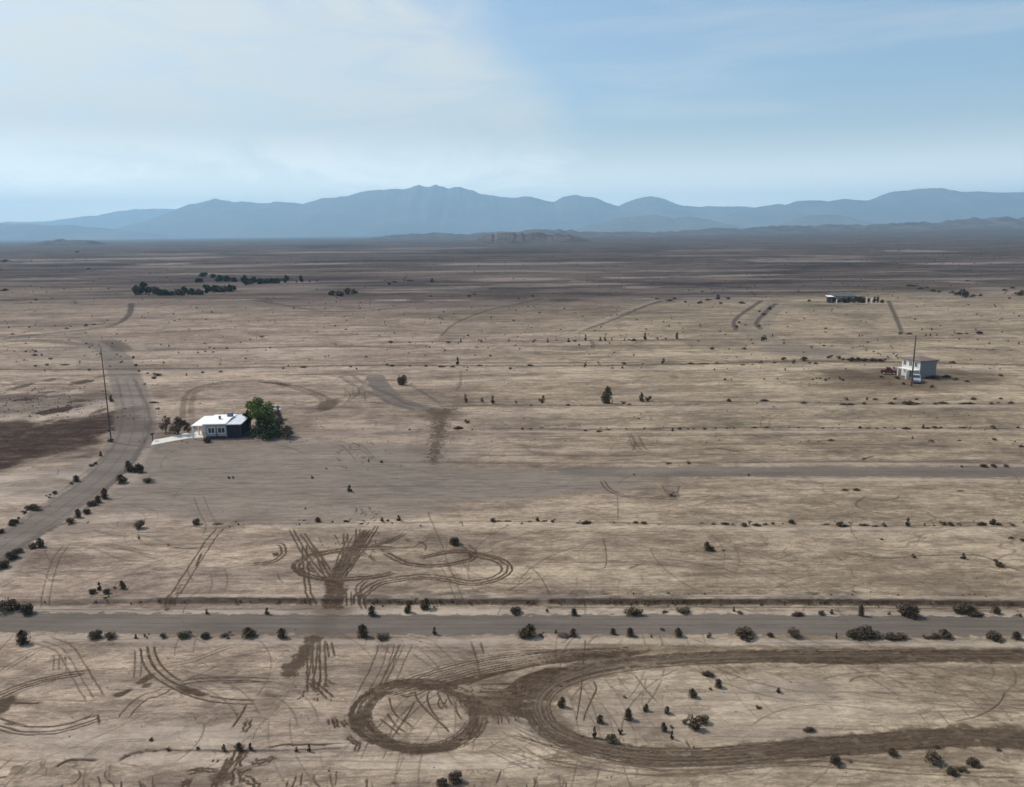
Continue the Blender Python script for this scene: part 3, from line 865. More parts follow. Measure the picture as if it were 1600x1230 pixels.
    c = mix(nt, M2(nt, 'MULTIPLY', lin(sa.outputs[0], grain, 2.0, 1.12), 0.92), c, dr)
    # scrubland far off
    sn = noise(nt, mapping(nt, t, (0.004, 0.016, 1)), 1.0, 10.0, 0.92)
    sc_ = mix(nt, smooth(nt, sn, .44, .58), (0.009, 0.007, 0.009), (0.100, 0.076, 0.072))
    far = eff(A.outputs['Alpha'], sn, 1.0, .1, .9)
    c = mix(nt, M2(nt, 'MULTIPLY', far, 0.88), c, sc_)
    c = mix(nt, M2(nt, 'MULTIPLY', M2(nt, 'MULTIPLY', lin(sb.outputs[0], sn, 3.0, .9), far), 0.8), c, (0.27, 0.22, 0.19))
    c = mix(nt, M2(nt, 'MULTIPLY', M2(nt, 'MULTIPLY', lin(sb.outputs[1], sn, 3.0, .9), far), 0.8), c, (0.030, 0.024, 0.024))
    nt.links.new(c, b.inputs['Base Color'])
    bp = N(nt, 'ShaderNodeBump'); bp.inputs['Strength'].default_value = 0.55; bp.inputs['Distance'].default_value = 0.12
    h = M2(nt, 'ADD', M2(nt, 'MULTIPLY', streak2, .8), M2(nt, 'MULTIPLY', fine, .6))
    nt.links.new(h, bp.inputs['Height']); nt.links.new(bp.outputs[0], b.inputs['Normal'])
    return m


SOIL = ground_material()
fid = ROAD_ID[:-1, :-1]
for nm, i in (('ground', 0), ('side_road', 1), ('cross_road', 2), ('middle_road', 3), ('dirt_track', 4)):
    me = ground_mesh(nm, fid == i)
    o = link(nm, me, mats=(SOIL,))
    tag(o, kind='structure')

# ------------------------------------------------------------------ hills and mountains
def hill_mat(name, c0, c1, sc_):
    m = bpy.data.materials.new(name); m.use_nodes = True
    nt = m.node_tree; b = nt.nodes['Principled BSDF']
    b.inputs['Roughness'].default_value = 1.0; b.inputs['Specular IOR Level'].default_value = 0.0
    t = N(nt, 'ShaderNodeTexCoord').outputs['Object']
    n = noise(nt, t, sc_, 9.0, 0.65)
    nt.links.new(mix(nt, smooth(nt, n, .35, .65), c0, c1), b.inputs['Base Color'])
    return m


ROCK = hill_mat('bare_rock', (0.11, 0.095, 0.085), (0.16, 0.135, 0.115), 0.0016)
DARKHILL = hill_mat('scrub_hill', (0.055, 0.046, 0.042), (0.12, 0.10, 0.09), 0.01)


def ridge(name, s, D, depth, m, base=0.0, seed=0, nx=760, ny=34, rough=.2):
    pts = parse(s)
    X = []; Zt = []
    for px, py in pts:
        d = ray(px, py)
        X.append(D * d.x / d.y); Zt.append(CAMH + D * d.z / d.y)
    xs = np.linspace(X[0], X[-1], nx)
    prof = np.interp(xs, X, Zt)
    k = np.array([.25, .5, .25])
    prof = np.convolve(np.pad(prof, 1, 'edge'), k, 'valid')
    sp = depth * .35
    prof = prof * (1 + (fbm(xs / sp * 1.6, xs * 0 + 3, seed, 7) - .49) * .24)
    vs = np.linspace(-1, 1, ny)
    rd_ = 1 - np.abs(2 * fbm(xs / (sp * .24), xs * 0 + seed, seed + 11, 5) - 1) * 2
    prof = prof * (1 + (rd_ - rd_.mean()) * (.036 if m is ROCK else .22))
    XX, VV = np.meshgrid(xs, vs)
    # crest wanders in depth; spurs and gullies run off it
    cw = (fbm(XX / sp * .5, XX * 0 + 9, seed + 3, 3) - .5) * .5
    u = np.clip(1 - np.abs(VV - cw) / (1 + np.abs(cw)), 0, 1)
    gul = np.abs(fbm(XX / sp * 2.0, VV * 1.2 + 4, seed + 5, 4) - .5) * 2
    H = base + (prof[None, :] - base) * (u ** .8) * (1 - rough * gul * (1 - u) * 1.8)
    edge = np.clip(np.minimum(np.arange(nx), np.arange(nx)[::-1]) / 6, 0, 1)
    H = np.where((VV == -1) | (VV == 1), base - 5, base + (H - base) * edge[None, :])
    YY = D + VV * depth * .5
    me = bpy.data.meshes.new(name)
    v = np.stack([XX, YY, H], -1).reshape(-1, 3)
    idx = np.arange(nx * ny).reshape(ny, nx)
    q = np.stack([idx[:-1, :-1], idx[:-1, 1:], idx[1:, 1:], idx[1:, :-1]], -1).reshape(-1, 4)
    me.from_pydata(v.tolist(), [], q.tolist())
    for p in me.polygons:
        p.use_smooth = True
    o = link(name, me, mats=(m,))
    tag(o, kind='structure')
    return o


ridge('mountain', '100,372 170,362 205,351 240,339 265,328 285,319 310,310 330,305 350,307 370,311 400,314 425,309 440,311 470,313 500,310 520,308 545,301 575,295 605,293 640,295 655,291 668,294 682,290 700,294 730,298 752,301 775,304 800,307 822,304 845,307 865,309 880,303 893,301 910,305 930,309 950,316 965,320 985,313 1002,306 1018,302 1032,308 1045,314 1060,319 1100,321 1150,322 1200,325 1290,340 1400,362',
      17500, 5200, ROCK, seed=1)
ridge('mountain', '1040,368 1100,345 1150,328 1190,323 1212,319 1225,321 1250,315 1275,311 1300,311 1330,309 1355,311 1380,304 1400,299 1430,294 1465,291 1500,293 1530,298 1560,302 1600,301 1660,299 1720,305 1800,318 1900,340',
      15500, 4800, ROCK, seed=2)
ridge('mountain', '-220,372 -120,356 -40,351 0,349 40,346 75,345 100,340 150,335 175,328 205,325 250,323 265,324 300,334 340,345 420,368',
      23000, 5000, ROCK, seed=3)
ridge('hill', '-140,372 -60,356 0,350 40,349 90,352 140,355 190,359 240,365 300,372', 13500, 2200, ROCK, seed=4, nx=200)
ridge('hill', '880,366 915,352 950,345 985,339 1022,335 1042,338 1050,342 1080,338 1105,343 1130,349 1160,355 1200,362', 11500, 1800, ROCK, seed=5, nx=220)
ridge('hill', '1170,364 1205,353 1235,344 1262,338 1295,335 1320,339 1340,345 1370,350 1420,360', 11500, 1800, ROCK, seed=6, nx=200)
ridge('hill', '570,372 620,367 680,364 730,366 770,362 800,361 850,359 880,358 900,361 940,363 1000,362 1060,361 1120,357 1160,358 1200,354 1260,353 1320,351 1400,349 1440,347 1480,344 1520,342 1560,341 1640,341 1800,344 1900,352',
      5600, 900, DARKHILL, seed=7, nx=420, rough=.5)
ridge('hill', '735,377 752,371 765,367 800,365 850,364 880,366 905,370 925,375', 2900, 330, DARKHILL, seed=8, nx=160, rough=.5)
ridge('hill', '60,378 80,376.4 92,374.6 108,374 120,375.5 150,377', 3900, 300, DARKHILL, seed=9, nx=90, rough=.5)

# ------------------------------------------------------------------ haze
bmh = bmesh.new()
box(bmh, -31500, 31500, -2500, 27500, -12, 1220)
haze_m = bpy.data.materials.new('desert_haze'); haze_m.use_nodes = True
hn = haze_m.node_tree; hn.nodes.clear()
ho = hn.nodes.new('ShaderNodeOutputMaterial'); hv = hn.nodes.new('ShaderNodeVolumePrincipled')
hv.inputs['Color'].default_value = (0.45, 0.75, 1.0, 1)
hv.inputs['Density'].default_value = 7.6e-5
hv.inputs['Anisotropy'].default_value = 0.15
hn.links.new(hv.outputs[0], ho.inputs['Volume'])
hz = bm_obj('haze', bmh, haze_m)
tag(hz, kind='stuff')

# ------------------------------------------------------------------ plants
LEAF_DARK = mat('shrub_leaf_dark', (0.086, 0.066, 0.048), .9, .45, 1.7, .1)
LEAF_BROWN = mat('shrub_leaf_brown', (0.125, 0.094, 0.070), .9, .4, 1.7, .1)
LEAF_OLIVE = mat('shrub_leaf_olive', (0.098, 0.079, 0.050), .9, .4, 1.7, .1)
LEAF_GREEN = mat('tree_leaf_green', (0.130, 0.160, 0.046), .8, .4, .8, .2)
LEAF_DEEP = mat('tree_leaf_deep', (0.030, 0.045, 0.024), .9, .4, .8, .1)
TWIG = mat('twig_bark', (0.11, 0.085, 0.07), .95, .3, 4, .1)


def leaf_mesh(name, n, lobes, seed, leaf=.09, upright=0.4, mats=(), twigs=14, hollow=.35):
    """unit wide, unit high plant: leaf clumps filling several lobes, on a spray of stems"""
    r = random.Random(seed)
    bm = bmesh.new()
    for k in range(n):
        lx, ly, lz, lr = lobes[r.choice(range(len(lobes)))]
        while True:
            p = Vector((r.uniform(-1, 1), r.uniform(-1, 1), r.uniform(-1, 1)))
            if hollow < p.length < 1 + r.random() * .15:
                break
        c = Vector((lx, ly, lz)) + Vector((p.x * lr, p.y * lr, p.z * lr * 1.05))
        if c.z < 0.02:
            c.z = abs(c.z) * .5 + .02
        s = leaf * r.uniform(.5, 1.35)
        a = Vector((r.gauss(0, 1), r.gauss(0, 1), r.gauss(0, 1) + upright)).normalized()
        b = a.orthogonal().normalized()
        b = (Matrix.Rotation(r.uniform(0, 6.28), 3, a) @ b)
        e = a * s; f = b * s * .45
        q = [bm.verts.new(c - e), bm.verts.new(c + f), bm.verts.new(c + e), bm.verts.new(c - f)]
        bm.faces.new(q)
    for k in range(twigs):
        lx, ly, lz, lr = lobes[k % len(lobes)]
        d = Vector((lx + r.gauss(0, lr * .7), ly + r.gauss(0, lr * .7), min(1.08, lz + lr * r.uniform(.3, 1.45))))
        tube(bm, [(0.02 * r.gauss(0, 1), 0.02 * r.gauss(0, 1), -.03), tuple(d * .5 + Vector((0, 0, .05))), tuple(d)], [.014, .009, .004], 3, 1)
    me = bpy.data.meshes.new(name)
    bm.to_mesh(me); bm.free()
    for m in mats:
        me.materials.append(m)
    return me


def lobes(kind, r):
    if kind == 'dome':
        L_ = [(0, 0, .38, .42)] + [(r.uniform(-.28, .28), r.uniform(-.28, .28), r.uniform(.2, .6), r.uniform(.18, .3)) for _ in range(5)]
    elif kind == 'cone':
        L_ = [(0, 0, .27, .40), (.05, 0, .5, .32), (-.04, .02, .70, .22), (r.uniform(-.3, .3), 0, .22, .24), (r.uniform(-.3, .3), .1, .3, .2), (.03, 0, .86, .09)]
    elif kind == 'wide':
        L_ = [(x, r.uniform(-.08, .08), r.uniform(.28, .5), r.uniform(.17, .27)) for x in (-.36, -.2, -.02, .15, .33)] + [(0, 0, .6, .25)]
    else:
        L_ = [(r.uniform(-.33, .33), r.uniform(-.3, .3), r.uniform(.15, .7), r.uniform(.1, .2)) for _ in range(6)]
    return L_


SHRUB = {}
_rr = random.Random(3)
for kind in ('dome', 'cone', 'wide', 'loose'):
    for q in range(3):
        for lod, n, lf in (('near', 720, .078), ('far', 110, .17)):
            SHRUB[kind, q, lod] = leaf_mesh('shrub', n if kind != 'loose' else int(n * .45), lobes(kind, _rr), 100 + q * 7 + len(kind), lf,
                                            mats=((LEAF_DARK, LEAF_BROWN, LEAF_OLIVE)[q], TWIG), twigs=(34 if lod == 'near' else 5),
                                            hollow=.15)

ORD = ('first second third fourth fifth sixth seventh eighth ninth tenth eleventh twelfth thirteenth fourteenth fifteenth sixteenth '
       'seventeenth eighteenth nineteenth twentieth').split()
ORD += ['twenty-' + w for w in ORD[:9]] + ['thirtieth'] + ['thirty-' + w for w in ORD[:9]] + ['fortieth'] + ['forty-' + w for w in ORD[:9]] + ['fiftieth'] + ['fifty-' + w for w in ORD[:9]]


def shrub(px, py, w, h, label, group, kind=None, q=None, name='desert_shrub', cat='shrub', dz=-.03):
    p = gnd(px, py)
    sc_, a = ppm(p)
    lod = 'near' if w > 11 and py > 560 else 'far'
    if kind is None:
        ar = w / max(h, 1)
        kind = 'cone' if ar < 1.12 else ('wide' if ar > 1.75 else 'dome')
    if q is None:
        q = random.choice((0, 0, 1, 2))
    o = bpy.data.objects.new(name, SHRUB[kind, q, lod])
    COL.objects.link(o)
    W = w / sc_ * 1.02
    H = max(h / sc_ / math.cos(a) * .92 - .28 * W * math.sin(a), h / sc_ * .5)
    o.location = (p.x, p.y + W * .15, dz)
    o.scale = (W, W * (random.uniform(.75, 1.05) if W < 2.2 else .7), H)
    o.rotation_euler = (0, 0, random.uniform(-.35, .35) + (math.pi if random.random() < .5 else 0))
    tag(o, label, cat, group)
    return o


PENDING = []


def row(s, place, group, size=None, name='desert_shrub', h_scale=1.0):
    """s: 'x,y,w,h' tokens; place completes the label"""
    for tkn in s.split():
        v = tkn.split(':')
        f = [float(q) for q in v[0].split(',')]
        if f[2] < 1:
            continue
        PENDING.append((f[2] * f[3], f, v[1] if len(v) > 1 else None, place, group, size))


def plant_rows(most):
    """the largest `most` stand as shrubs of their own; the rest are one mass of tiny ones"""
    PENDING.sort(key=lambda e: -e[0])
    keep, rest = PENDING[:most], PENDING[most:]
    seen = {}
    for e in sorted(keep, key=lambda e: (e[4], e[1][0])):
        _, (x, y, w, h), kind, place, group, size = e
        i = seen.get(group, 0); seen[group] = i + 1
        adj = size or ('large wide dark' if w > 36 else ('broad dark' if w / h > 1.5 and w > 16 else ('pointed dark' if w / h < 1.12 and w > 12 else ('tiny dark' if w < 9 else 'rounded dark'))))
        kk = {'d': 'dome', 'c': 'cone', 'w': 'wide', 'l': 'loose'}.get(kind)
        if kk == 'loose':
            adj = 'thin twiggy'
        shrub(x, y, w, h, f'{adj} shrub, {ORD[i]} from left {place}', group, kk)
    V = []; F = []
    for e in rest:
        _, (x, y, w, h), kind, place, group, size = e
        o = shrub(x, y, w, h, None, None, {'d': 'dome', 'c': 'cone', 'w': 'wide', 'l': 'loose'}.get(kind))
        mw = Matrix.LocRotScale(o.location, o.rotation_euler, o.scale)
        k = len(V)
        V += [tuple(mw @ v.co) for v in o.data.vertices]
        F += [tuple(k + i for i in p.vertices) for p in o.data.polygons]
        bpy.data.objects.remove(o)
    me = bpy.data.meshes.new('tiny_shrubs'); me.from_pydata(V, [], F)
    tag(link('tiny_shrubs', me, mats=(LEAF_DARK,)), kind='stuff')


row('34,1007,26,26:c 147,999,26,18:d 174,998,20,15 212,998,7,8 228,997,11,10:l 256,997,12,11:d 286,998,22,15:d 320,998,17,13 350,997,26,11:l 386,997,27,19:c 440,998,23,19:c '
    '566,997,24,24:c 597,1000,20,13:d 679,992,9,13:c 815,997,20,18:d 828,997,30,25:c 845,996,15,11:l 869,990,7,7 882,997,26,11:l 896,995,15,15:c 958,992,13,12:c 985,995,17,16:c 1018,996,5,5 '
    '1035,985,8,6 1060,996,18,17:c 1109,997,9,10:c 1165,997,34,21:d 1204,995,12,9 1242,995,22,19:d 1307,998,5,10:c 1337,998,30,19:d 1352,998,34,25:d 1367,998,22,15 1392,1000,20,15:d 1407,1000,26,13:w 1450,998,20,9:l 1462,998,18,12:w 1477,998,26,17:c 1555,1000,27,17:d 1590,1000,21,15:c',
    'on near edge of cross road', 'shrubs along the near edge of the cross road')
row('10,955,32,26:d 26,953,14,12 41,960,22,23:d 323,960,7,9 417,961,10,12:c 581,963,18,19:c 638,958,15,17:c 666,953,20,21:c 680,952,10,8:l 806,959,21,14:d 855,956,6,6 897,962,14,13:c 990,962,27,17:w 1039,958,10,6:w '
    '1069,959,21,13:d 1147,956,6,9:c 1157,959,10,6 1248,963,19,10:w 1284,961,12,9 1300,960,8,9 1346,963,13,20:c 1390,961,6,6 1412,963,24,24:l 1424,965,32,28:d 1500,958,20,14:d 1512,960,34,22:w 1526,964,22,11:w 1557,960,20,15:c 1594,963,12,8:l',
    'on far edge of cross road', 'shrubs along the far edge of the cross road')
row('879,1106,17,19:c 938,1131,16,16:c 929,1152,10,17:c 956,1159,19,16:d 982,1126,18,21:c 1010,1112,12,14:c 1043,1116,12,14:c 1037,1144,13,17:c 1050,1156,8,15:c 1071,1132,12,14:l 1087,1142,24,30:l 1085,1140,16,18:d 1099,1132,18,19:d '
    '1082,1091,18,17:c 1123,1075,16,16:c 1107,1057,18,11:w 1110,1078,6,5 1186,1109,13,8:l 1217,1083,10,9:c 1266,1144,18,11:w 976,1091,6,5 1049,1138,7,6 970,1147,12,14:l',
    'inside brown dirt loop', 'shrubs inside the brown dirt track loop')
row('1306,1195,19,20:d 1395,1181,16,16:d 1459,1195,30,22:d 1488,1211,19,16:d 1502,1204,20,12:l 1522,1197,24,16:d 1328,1192,9,6:l 690,1230,22,16:d 711,1225,27,23:d 1465,1168,9,5 1561,1173,9,5',
    'on nearest sand below dirt loop', 'shrubs on the nearest sand')
row('350,1174,9,12:c 373,1173,15,14:c 391,1173,10,13:c 463,1175,8,9 483,1175,9,13:c 236,1158,8,7 262,1174,8,7 308,1171,7,5', 'along dark wash line in near sand', 'shrubs along the near wash line')
row('3,888,20,16:d 17,874,22,18:d 29,864,13,11 48,858,16,12:d 61,856,17,18:c 111,818,14,13:d 121,809,13,16:c 135,803,13,11:d 143,791,21,12:d 153,786,14,14 163,780,15,20:c 187,756,21,17:c 200,738,16,21:c 212,738,20,22:l 218,739,15,18:d 231,755,17,11:w',
    'on right shoulder of side road', 'shrubs on the right shoulder of the side road')
row('0,833,12,9 20,820,20,17:l 18,822,12,12 50,798,28,14:w 36,803,14,9:l 76,779,9,9:l 85,772,8,7 118,753,14,12:c 112,757,8,6 142,729,9,6 149,726,7,6 157,713,8,9:c 172,690,10,6 177,673,6,8:l 173,628,9,11:c', 'on left shoulder of side road',
    'shrubs on the left shoulder of the side road')
row('144,928,13,11:d 155,923,9,15:c 166,929,11,12:d 165,939,13,12:l 190,921,13,16:c 178,920,8,6:l', 'beside diagonal wash above cross road', 'shrubs beside the diagonal wash')
row('215,827,18,18:d 306,821,14,14:d 217,842,5,6 340,820,16,4:w 357,748,5,5 364,748,4,5 487,748,6,6 546,769,11,12:c 477,796,4,4', 'on bare ground right of side road', 'shrubs on the bare ground by the side road')
row('475,814,5,3 496,816,13,9:c 519,816,5,3 541,816,9,5 597,815,7,8:c 606,815,6,5 623,814,10,10:c 770,815,11,7:d 780,815,8,3 793,815,10,3:w 828,816,6,3 840,814,8,7:c 850,815,8,3:w 863,816,7,5 '
    '903,818,6,3 916,819,15,8:w 993,818,9,5 1006,819,10,6 1115,820,8,4 1133,820,12,6:w 1145,821,9,5:l 1162,823,12,8:d 1172,820,8,9:l 1183,822,12,6:w 1196,820,8,4 1208,819,6,4 1237,818,12,9:d 1292,820,11,3:w 1313,823,14,11:d 1321,823,12,5:w 1351,822,14,5:w 1368,823,10,4:w 1381,823,8,8:c '
    '1419,823,10,15:c 1445,822,4,6 1460,822,4,3 1475,820,10,7 1486,821,11,7 1499,821,9,6:l 1535,821,15,8:w 1553,820,13,11:c 1562,821,9,6 1583,822,7,5',
    'in dotted row behind upper rings', 'shrubs in the dotted row between the two roads')
row('710,852,19,17:d 1105,861,15,17:c 1112,861,12,9 1130,861,9,4:l 1427,872,8,8 1506,874,11,11:c 1562,886,13,12:d 1556,878,8,6 1378,844,6,4 1580,842,9,5 1598,846,8,7', 'on plain sand behind cross road', 'lone shrubs on the sand behind the cross road')
row('1050,776,14,9:l 1321,767,9,5:w 1339,767,11,6:w 1502,768,11,3:w 1538,730,13,7:d 1553,730,10,7 1573,730,8,6 1503,730,5,4 1170,744,4,5 991,743,4,4 1075,725,8,6:d 1045,725,14,5:l 1350,717,5,3',
    'near the grey middle road', 'shrubs near the grey middle road')
row('716,671,14,7:w 729,662,12,9:l 738,672,3,3 816,671,5,4 829,671,5,3 846,669,8,2 915,674,6,4 936,675,10,4 950,672,6,3 979,671,4,3 1007,670,4,3 1026,670,3,2 1032,670,3,2 1051,674,6,6:c 1062,671,8,4:d 1075,671,4,3 1084,671,4,3 1101,671,7,4 1118,670,4,3 1136,670,4,3 1147,670,3,3 '
    '1179,669,9,3:w 1198,669,8,4 1233,669,4,3 1248,669,4,3 1286,670,6,3 1311,670,3,2 1344,670,7,6 1356,670,8,3 1370,670,5,3 1383,669,5,3 1398,670,5,2 1417,671,12,5:w 1443,670,7,7 1450,670,7,4 1461,669,8,5 1470,669,6,3 1506,669,13,3:w 1516,669,6,2 1552,670,9,7 1591,669,5,4',
    'in dotted line behind middle road', 'shrubs in the thin row behind the middle road', 'tiny dark')
row('1298,689,10,4:w 1426,686,4,5 1455,690,8,4:w 1500,689,8,3:w 1554,688,8,5 1597,699,9,5:w 640,672,5,3 596,723,6,5 576,722,4,6 510,733,4,3', 'on plain sand beyond middle road', 'lone shrubs beyond the middle road', 'tiny dark')
row('727,629,7,15:c 754,629,7,12:l 770,631,8,14:c 806,630,4,5 843,627,5,5 849,630,8,14:c 830,634,4,3 888,634,8,4:d 1003,628,10,16:c 1013,627,13,13:l 975,631,12,7:l 984,633,10,4:l 1139,628,8,7:d 1195,627,12,5:w 1183,631,4,2 1209,636,5,2 1256,631,9,5:w '
    '1318,633,10,4:w 1328,633,14,4:w 1350,632,7,5 1393,632,10,5:w 1414,631,8,6 1422,633,16,9:w 1434,632,9,4 1462,632,6,4 1474,631,14,5:w 1504,632,10,4:w 1516,632,15,5:w 1550,632,8,5 1560,630,6,3 1580,631,9,5',
    'in row through big cone shrub', 'shrubs in the row with the tall conifer-like one')
row('1322,625,7,5 1355,625,5,5 1368,625,8,4 1399,625,6,5 1433,625,6,4 1522,625,9,6 1564,624,7,4 1316,595,7,5 1312,592,4,4 1282,592,4,3 1296,592,4,3 1457,606,8,6 1564,588,7,5 1133,594,5,4 1143,594,3,3 1194,593,4,3 1215,593,3,3 1270,594,4,3 1276,592,3,3 1291,595,6,5',
    'on sand around white house', 'shrubs on the sand round the white house', 'tiny dark')
row('605,571,5,4 612,573,10,4:w 640,573,5,3 665,573,6,4 690,574,11,4:w 707,574,8,4 715,570,7,13:c 750,572,8,3:w 829,572,10,4:w 914,570,4,3 937,570,4,2 957,571,4,2 975,569,9,4 1004,569,4,2 1037,568,7,9:c 1080,569,8,4 1100,569,14,3:w 1121,568,8,3 1161,571,8,3 1176,570,4,2 '
    '1190,568,9,6:l 1211,568,6,3 1225,563,8,7:d 1241,568,6,7 1256,564,13,9:d 1265,568,7,3 1275,569,7,4 1256,551,4,2 1268,545,5,6:l 1288,541,5,3 1296,560,9,6 1310,561,9,7 1318,563,6,5 1332,565,15,9:w 1341,564,9,8 1352,565,14,7:w 1364,565,12,8:w 1376,565,12,6:w 1387,560,6,5:l 1402,559,6,7:l 1490,568,8,5 1160,602,0.1,0.1',
    'in dark line reaching white house', 'shrubs in the dark line towards the white house', 'tiny dark')
row('474,575,9,4:w 548,574,5,3 605,548,3,2 610,536,7,5 640,536,4,3 700,536,7,4 720,535,4,7:c 752,535,4,5 795,534,3,5 834,535,5,5 856,535,4,7:c 888,535,5,7 898,534,6,4 915,532,5,10:c 938,533,6,7 945,533,5,8 956,532,3,5 976,533,3,5 990,533,9,5 1008,531,7,12:c 1027,531,6,6:l 1040,530,4,3 1058,530,6,12:c 1113,546,8,5 1163,546,8,4 1194,534,9,13:d 1207,526,3,5 '
    '1343,526,3,5 1408,523,8,6 1421,523,9,5 1441,516,3,4 1447,525,4,4 1456,516,4,4 1454,525,4,4 1464,525,3,4 1500,522,10,3:w 1511,522,6,3 1531,522,12,6:d 1592,538,4,4 1300,542,3,3 1286,541,4,3',
    'in furthest dotted furrow row', 'shrubs in the furthest dotted furrow row', 'tiny dark')
row('1026,468,9,3:w 1046,471,12,4:w 1054,468,7,4 1071,473,5,4 1094,475,9,6:d 1107,470,12,4:w 1122,468,10,8:c 1126,475,7,4 1137,468,9,5:d 1160,475,10,5:w 1098,526,0.1,0.1 1155,505,6,4 1151,512,6,5 1186,511,9,6:l 1194,493,9,6:w 1203,484,8,6:w 1187,488,5,4 1265,472,7,5 832,464,5,4 810,468,5,3 825,480,3,3 806,486,3,3 733,464,8,4 742,461,6,3 672,464,9,4:l 675,441,9,6:c 640,440,10,4:w 631,439,3,4 607,445,8,5 617,442,8,4:w 568,498,3,2 463,442,3,5 483,441,3,4 495,440,3,3 410,529,7,6:l 407,527,4,3',
    'out on the distant plain', 'shrubs out on the distant plain', 'tiny dark')
row('1425,448,18,5:w 1440,452,12,4:w 1449,450,5,3 1458,456,14,5:w 1468,457,8,4 1488,459,13,7:l 1497,462,12,7 1506,464,19,16:d 1521,464,11,5 1533,463,6,5 1512,440,7,3 1572,455,12,6:l 1590,461,10,6 1598,462,14,11:d 1583,451,8,4',
    'on distant ground at right', 'shrubs on the distant ground towards the right', 'small dark')
row('0,423,6,3:w 6,455,12,5:w 56,470,6,4 53,556,11,4:w 55,550,6,4 65,556,4,4 51,548,3,3 40,550,4,3 55,573,5,4 73,571,6,4 100,571,15,3:w 70,580,3,4 19,523,7,3 137,421,7,3 120,395,8,3 6,410,13,6:w 208,560,5,5:d 212,572,5,5:d 217,581,4,4:d 226,601,5,3 245,588,15,8:l 240,592,8,5 317,583,6,4 345,582,6,4 291,587,4,4 279,552,3,3 330,609,0.1,0.1 104,514,7,3 134,510,7,4 146,508,7,3 230,584,5,3 239,630,12,4:w 247,640,10,5:l',
    'on ground left of furrows', 'shrubs on the ground left of the furrows', 'tiny dark')
plant_rows(290)
# the big lone plants of the middle ground
shrub(628, 602, 19, 21, 'large dark rounded shrub standing in the bend of the grey asphalt loop', None, 'dome', 0)
shrub(950, 631, 22, 31, 'tall dark conical shrub, biggest on the open middle plain', None, 'cone', 2)
shrub(323, 692, 14, 13, 'dark round shrub at front corner of the low white-roofed house', None, 'dome', 0)
shrub(1459, 592, 20, 7, 'low dark shrub along shaded wall of tall white house', None, 'wide', 0)


for x, y, w, h, lb in ((1480, 590, 13, 6, 'nearest the shaded wall of'), (1494, 594, 9, 5, 'at the tip of the shadow of'), (1512, 597, 8, 4, 'furthest east in the yard of'), (1402, 592, 9, 6, 'between the red vehicle and'),
                       (1378, 590, 7, 4, 'west of the red vehicle by'), (1412, 601, 6, 5, 'just west of the pole by')):
    shrub(x, y, w, h, f'small dark shrub {lb} the tall white house', 'shrubs in the yard of the tall white house', None, 0)


# ------------------------------------------------------------------ trees
def tree(name, px, py, w, h, leafmat, label, group=None, seed=0, trunk_h=.25, n=900, kind='round', leaf=.2, zb=0.0):
    p = gnd(px, py)
    sc_, a = ppm(p)
    W = w / sc_; H = h / sc_ / math.cos(a) * .95
    root = empty(name, (p.x, p.y, 0))
    r = random.Random(seed)
    bm = bmesh.new()
    tr = max(.05, W * .035)
    tube(bm, [(0, 0, -.1), (r.gauss(0, .04) * W, 0, H * trunk_h), (r.gauss(0, .05) * W, r.gauss(0, .05) * W, H * .75)], [tr * 1.3, tr, tr * .4], 7)
    cl = []
    for k in range(9):
        an = k * 2.4 + r.random(); rr = W * r.uniform(.18, .36); zz = H * r.uniform(trunk_h + .12, .86)
        if kind == 'tall':
            rr *= max(.25, 1.15 - zz / H)
        c = Vector((math.cos(an) * rr, math.sin(an) * rr, zz))
        cl.append((c, W * r.uniform(.13, .22)))
        tube(bm, [(0, 0, H * trunk_h * .8), tuple(c * .55 + Vector((0, 0, H * .12))), tuple(c)], [tr * .5, tr * .35, tr * .12], 5)
    cl.append((Vector((0, 0, H * .72)), W * .24)); cl.append((Vector((0, 0, H * .9)), W * .12)); cl.append((Vector((0, 0, H * .5)), W * .26))
    bm_obj('trunk', bm, TWIG, root)
    bm = bmesh.new()
    for k in range(n):
        c, cr = r.choice(cl)
        d = Vector((r.gauss(0, 1), r.gauss(0, 1), r.gauss(0, .9)))
        q = c + d.normalized() * cr * r.random() ** .45
        s = leaf * r.uniform(.5, 1.3)
        aa = Vector((r.gauss(0, 1), r.gauss(0, 1), r.gauss(0, 1))).normalized(); b = aa.orthogonal().normalized()
        e = aa * s; f = b * s * .55
        bm.faces.new([bm.verts.new(q - e), bm.verts.new(q + f), bm.verts.new(q + e), bm.verts.new(q - f)])
    me = bpy.data.meshes.new('crown'); bm.to_mesh(me); bm.free()
    link('crown', me, root, mats=(leafmat,))
    tag(root, label, 'tree', group)
    return root


tree('leafy_tree', 407, 675, 46, 55, LEAF_GREEN, 'bright green leafy tree right of the low white-roofed house', seed=5, n=2600, leaf=.24)
tree('leafy_tree', 389, 674, 18, 36, LEAF_DEEP, 'narrow dark green tree between white-roofed house and bright green tree', seed=6, n=700, leaf=.2)
tree('bare_tree', 437, 680, 26, 50, LEAF_BROWN, 'brown half-bare tree, last one right of the white-roofed house', seed=7, n=650, leaf=.16, kind='tall')
tree('leafy_tree', 418, 683, 64, 27, LEAF_DEEP, 'low dark green bushy tree in front of the bright green tree', seed=8, n=1700, leaf=.2, trunk_h=.1)
tree('bare_tree', 260, 676, 22, 28, LEAF_BROWN, 'brown scraggly tree nearest the side road beside the driveway', seed=9, n=420, leaf=.16, trunk_h=.15)
tree('bare_tree', 279, 680, 30, 30, LEAF_DARK, 'dark brown bushy tree just left of the carport', seed=10, n=800, leaf=.18, trunk_h=.1)
tree('bare_tree', 293, 676, 14, 16, LEAF_DARK, 'smallest dark brown tree touching the carport corner', seed=11, n=300, leaf=.16, trunk_h=.1)
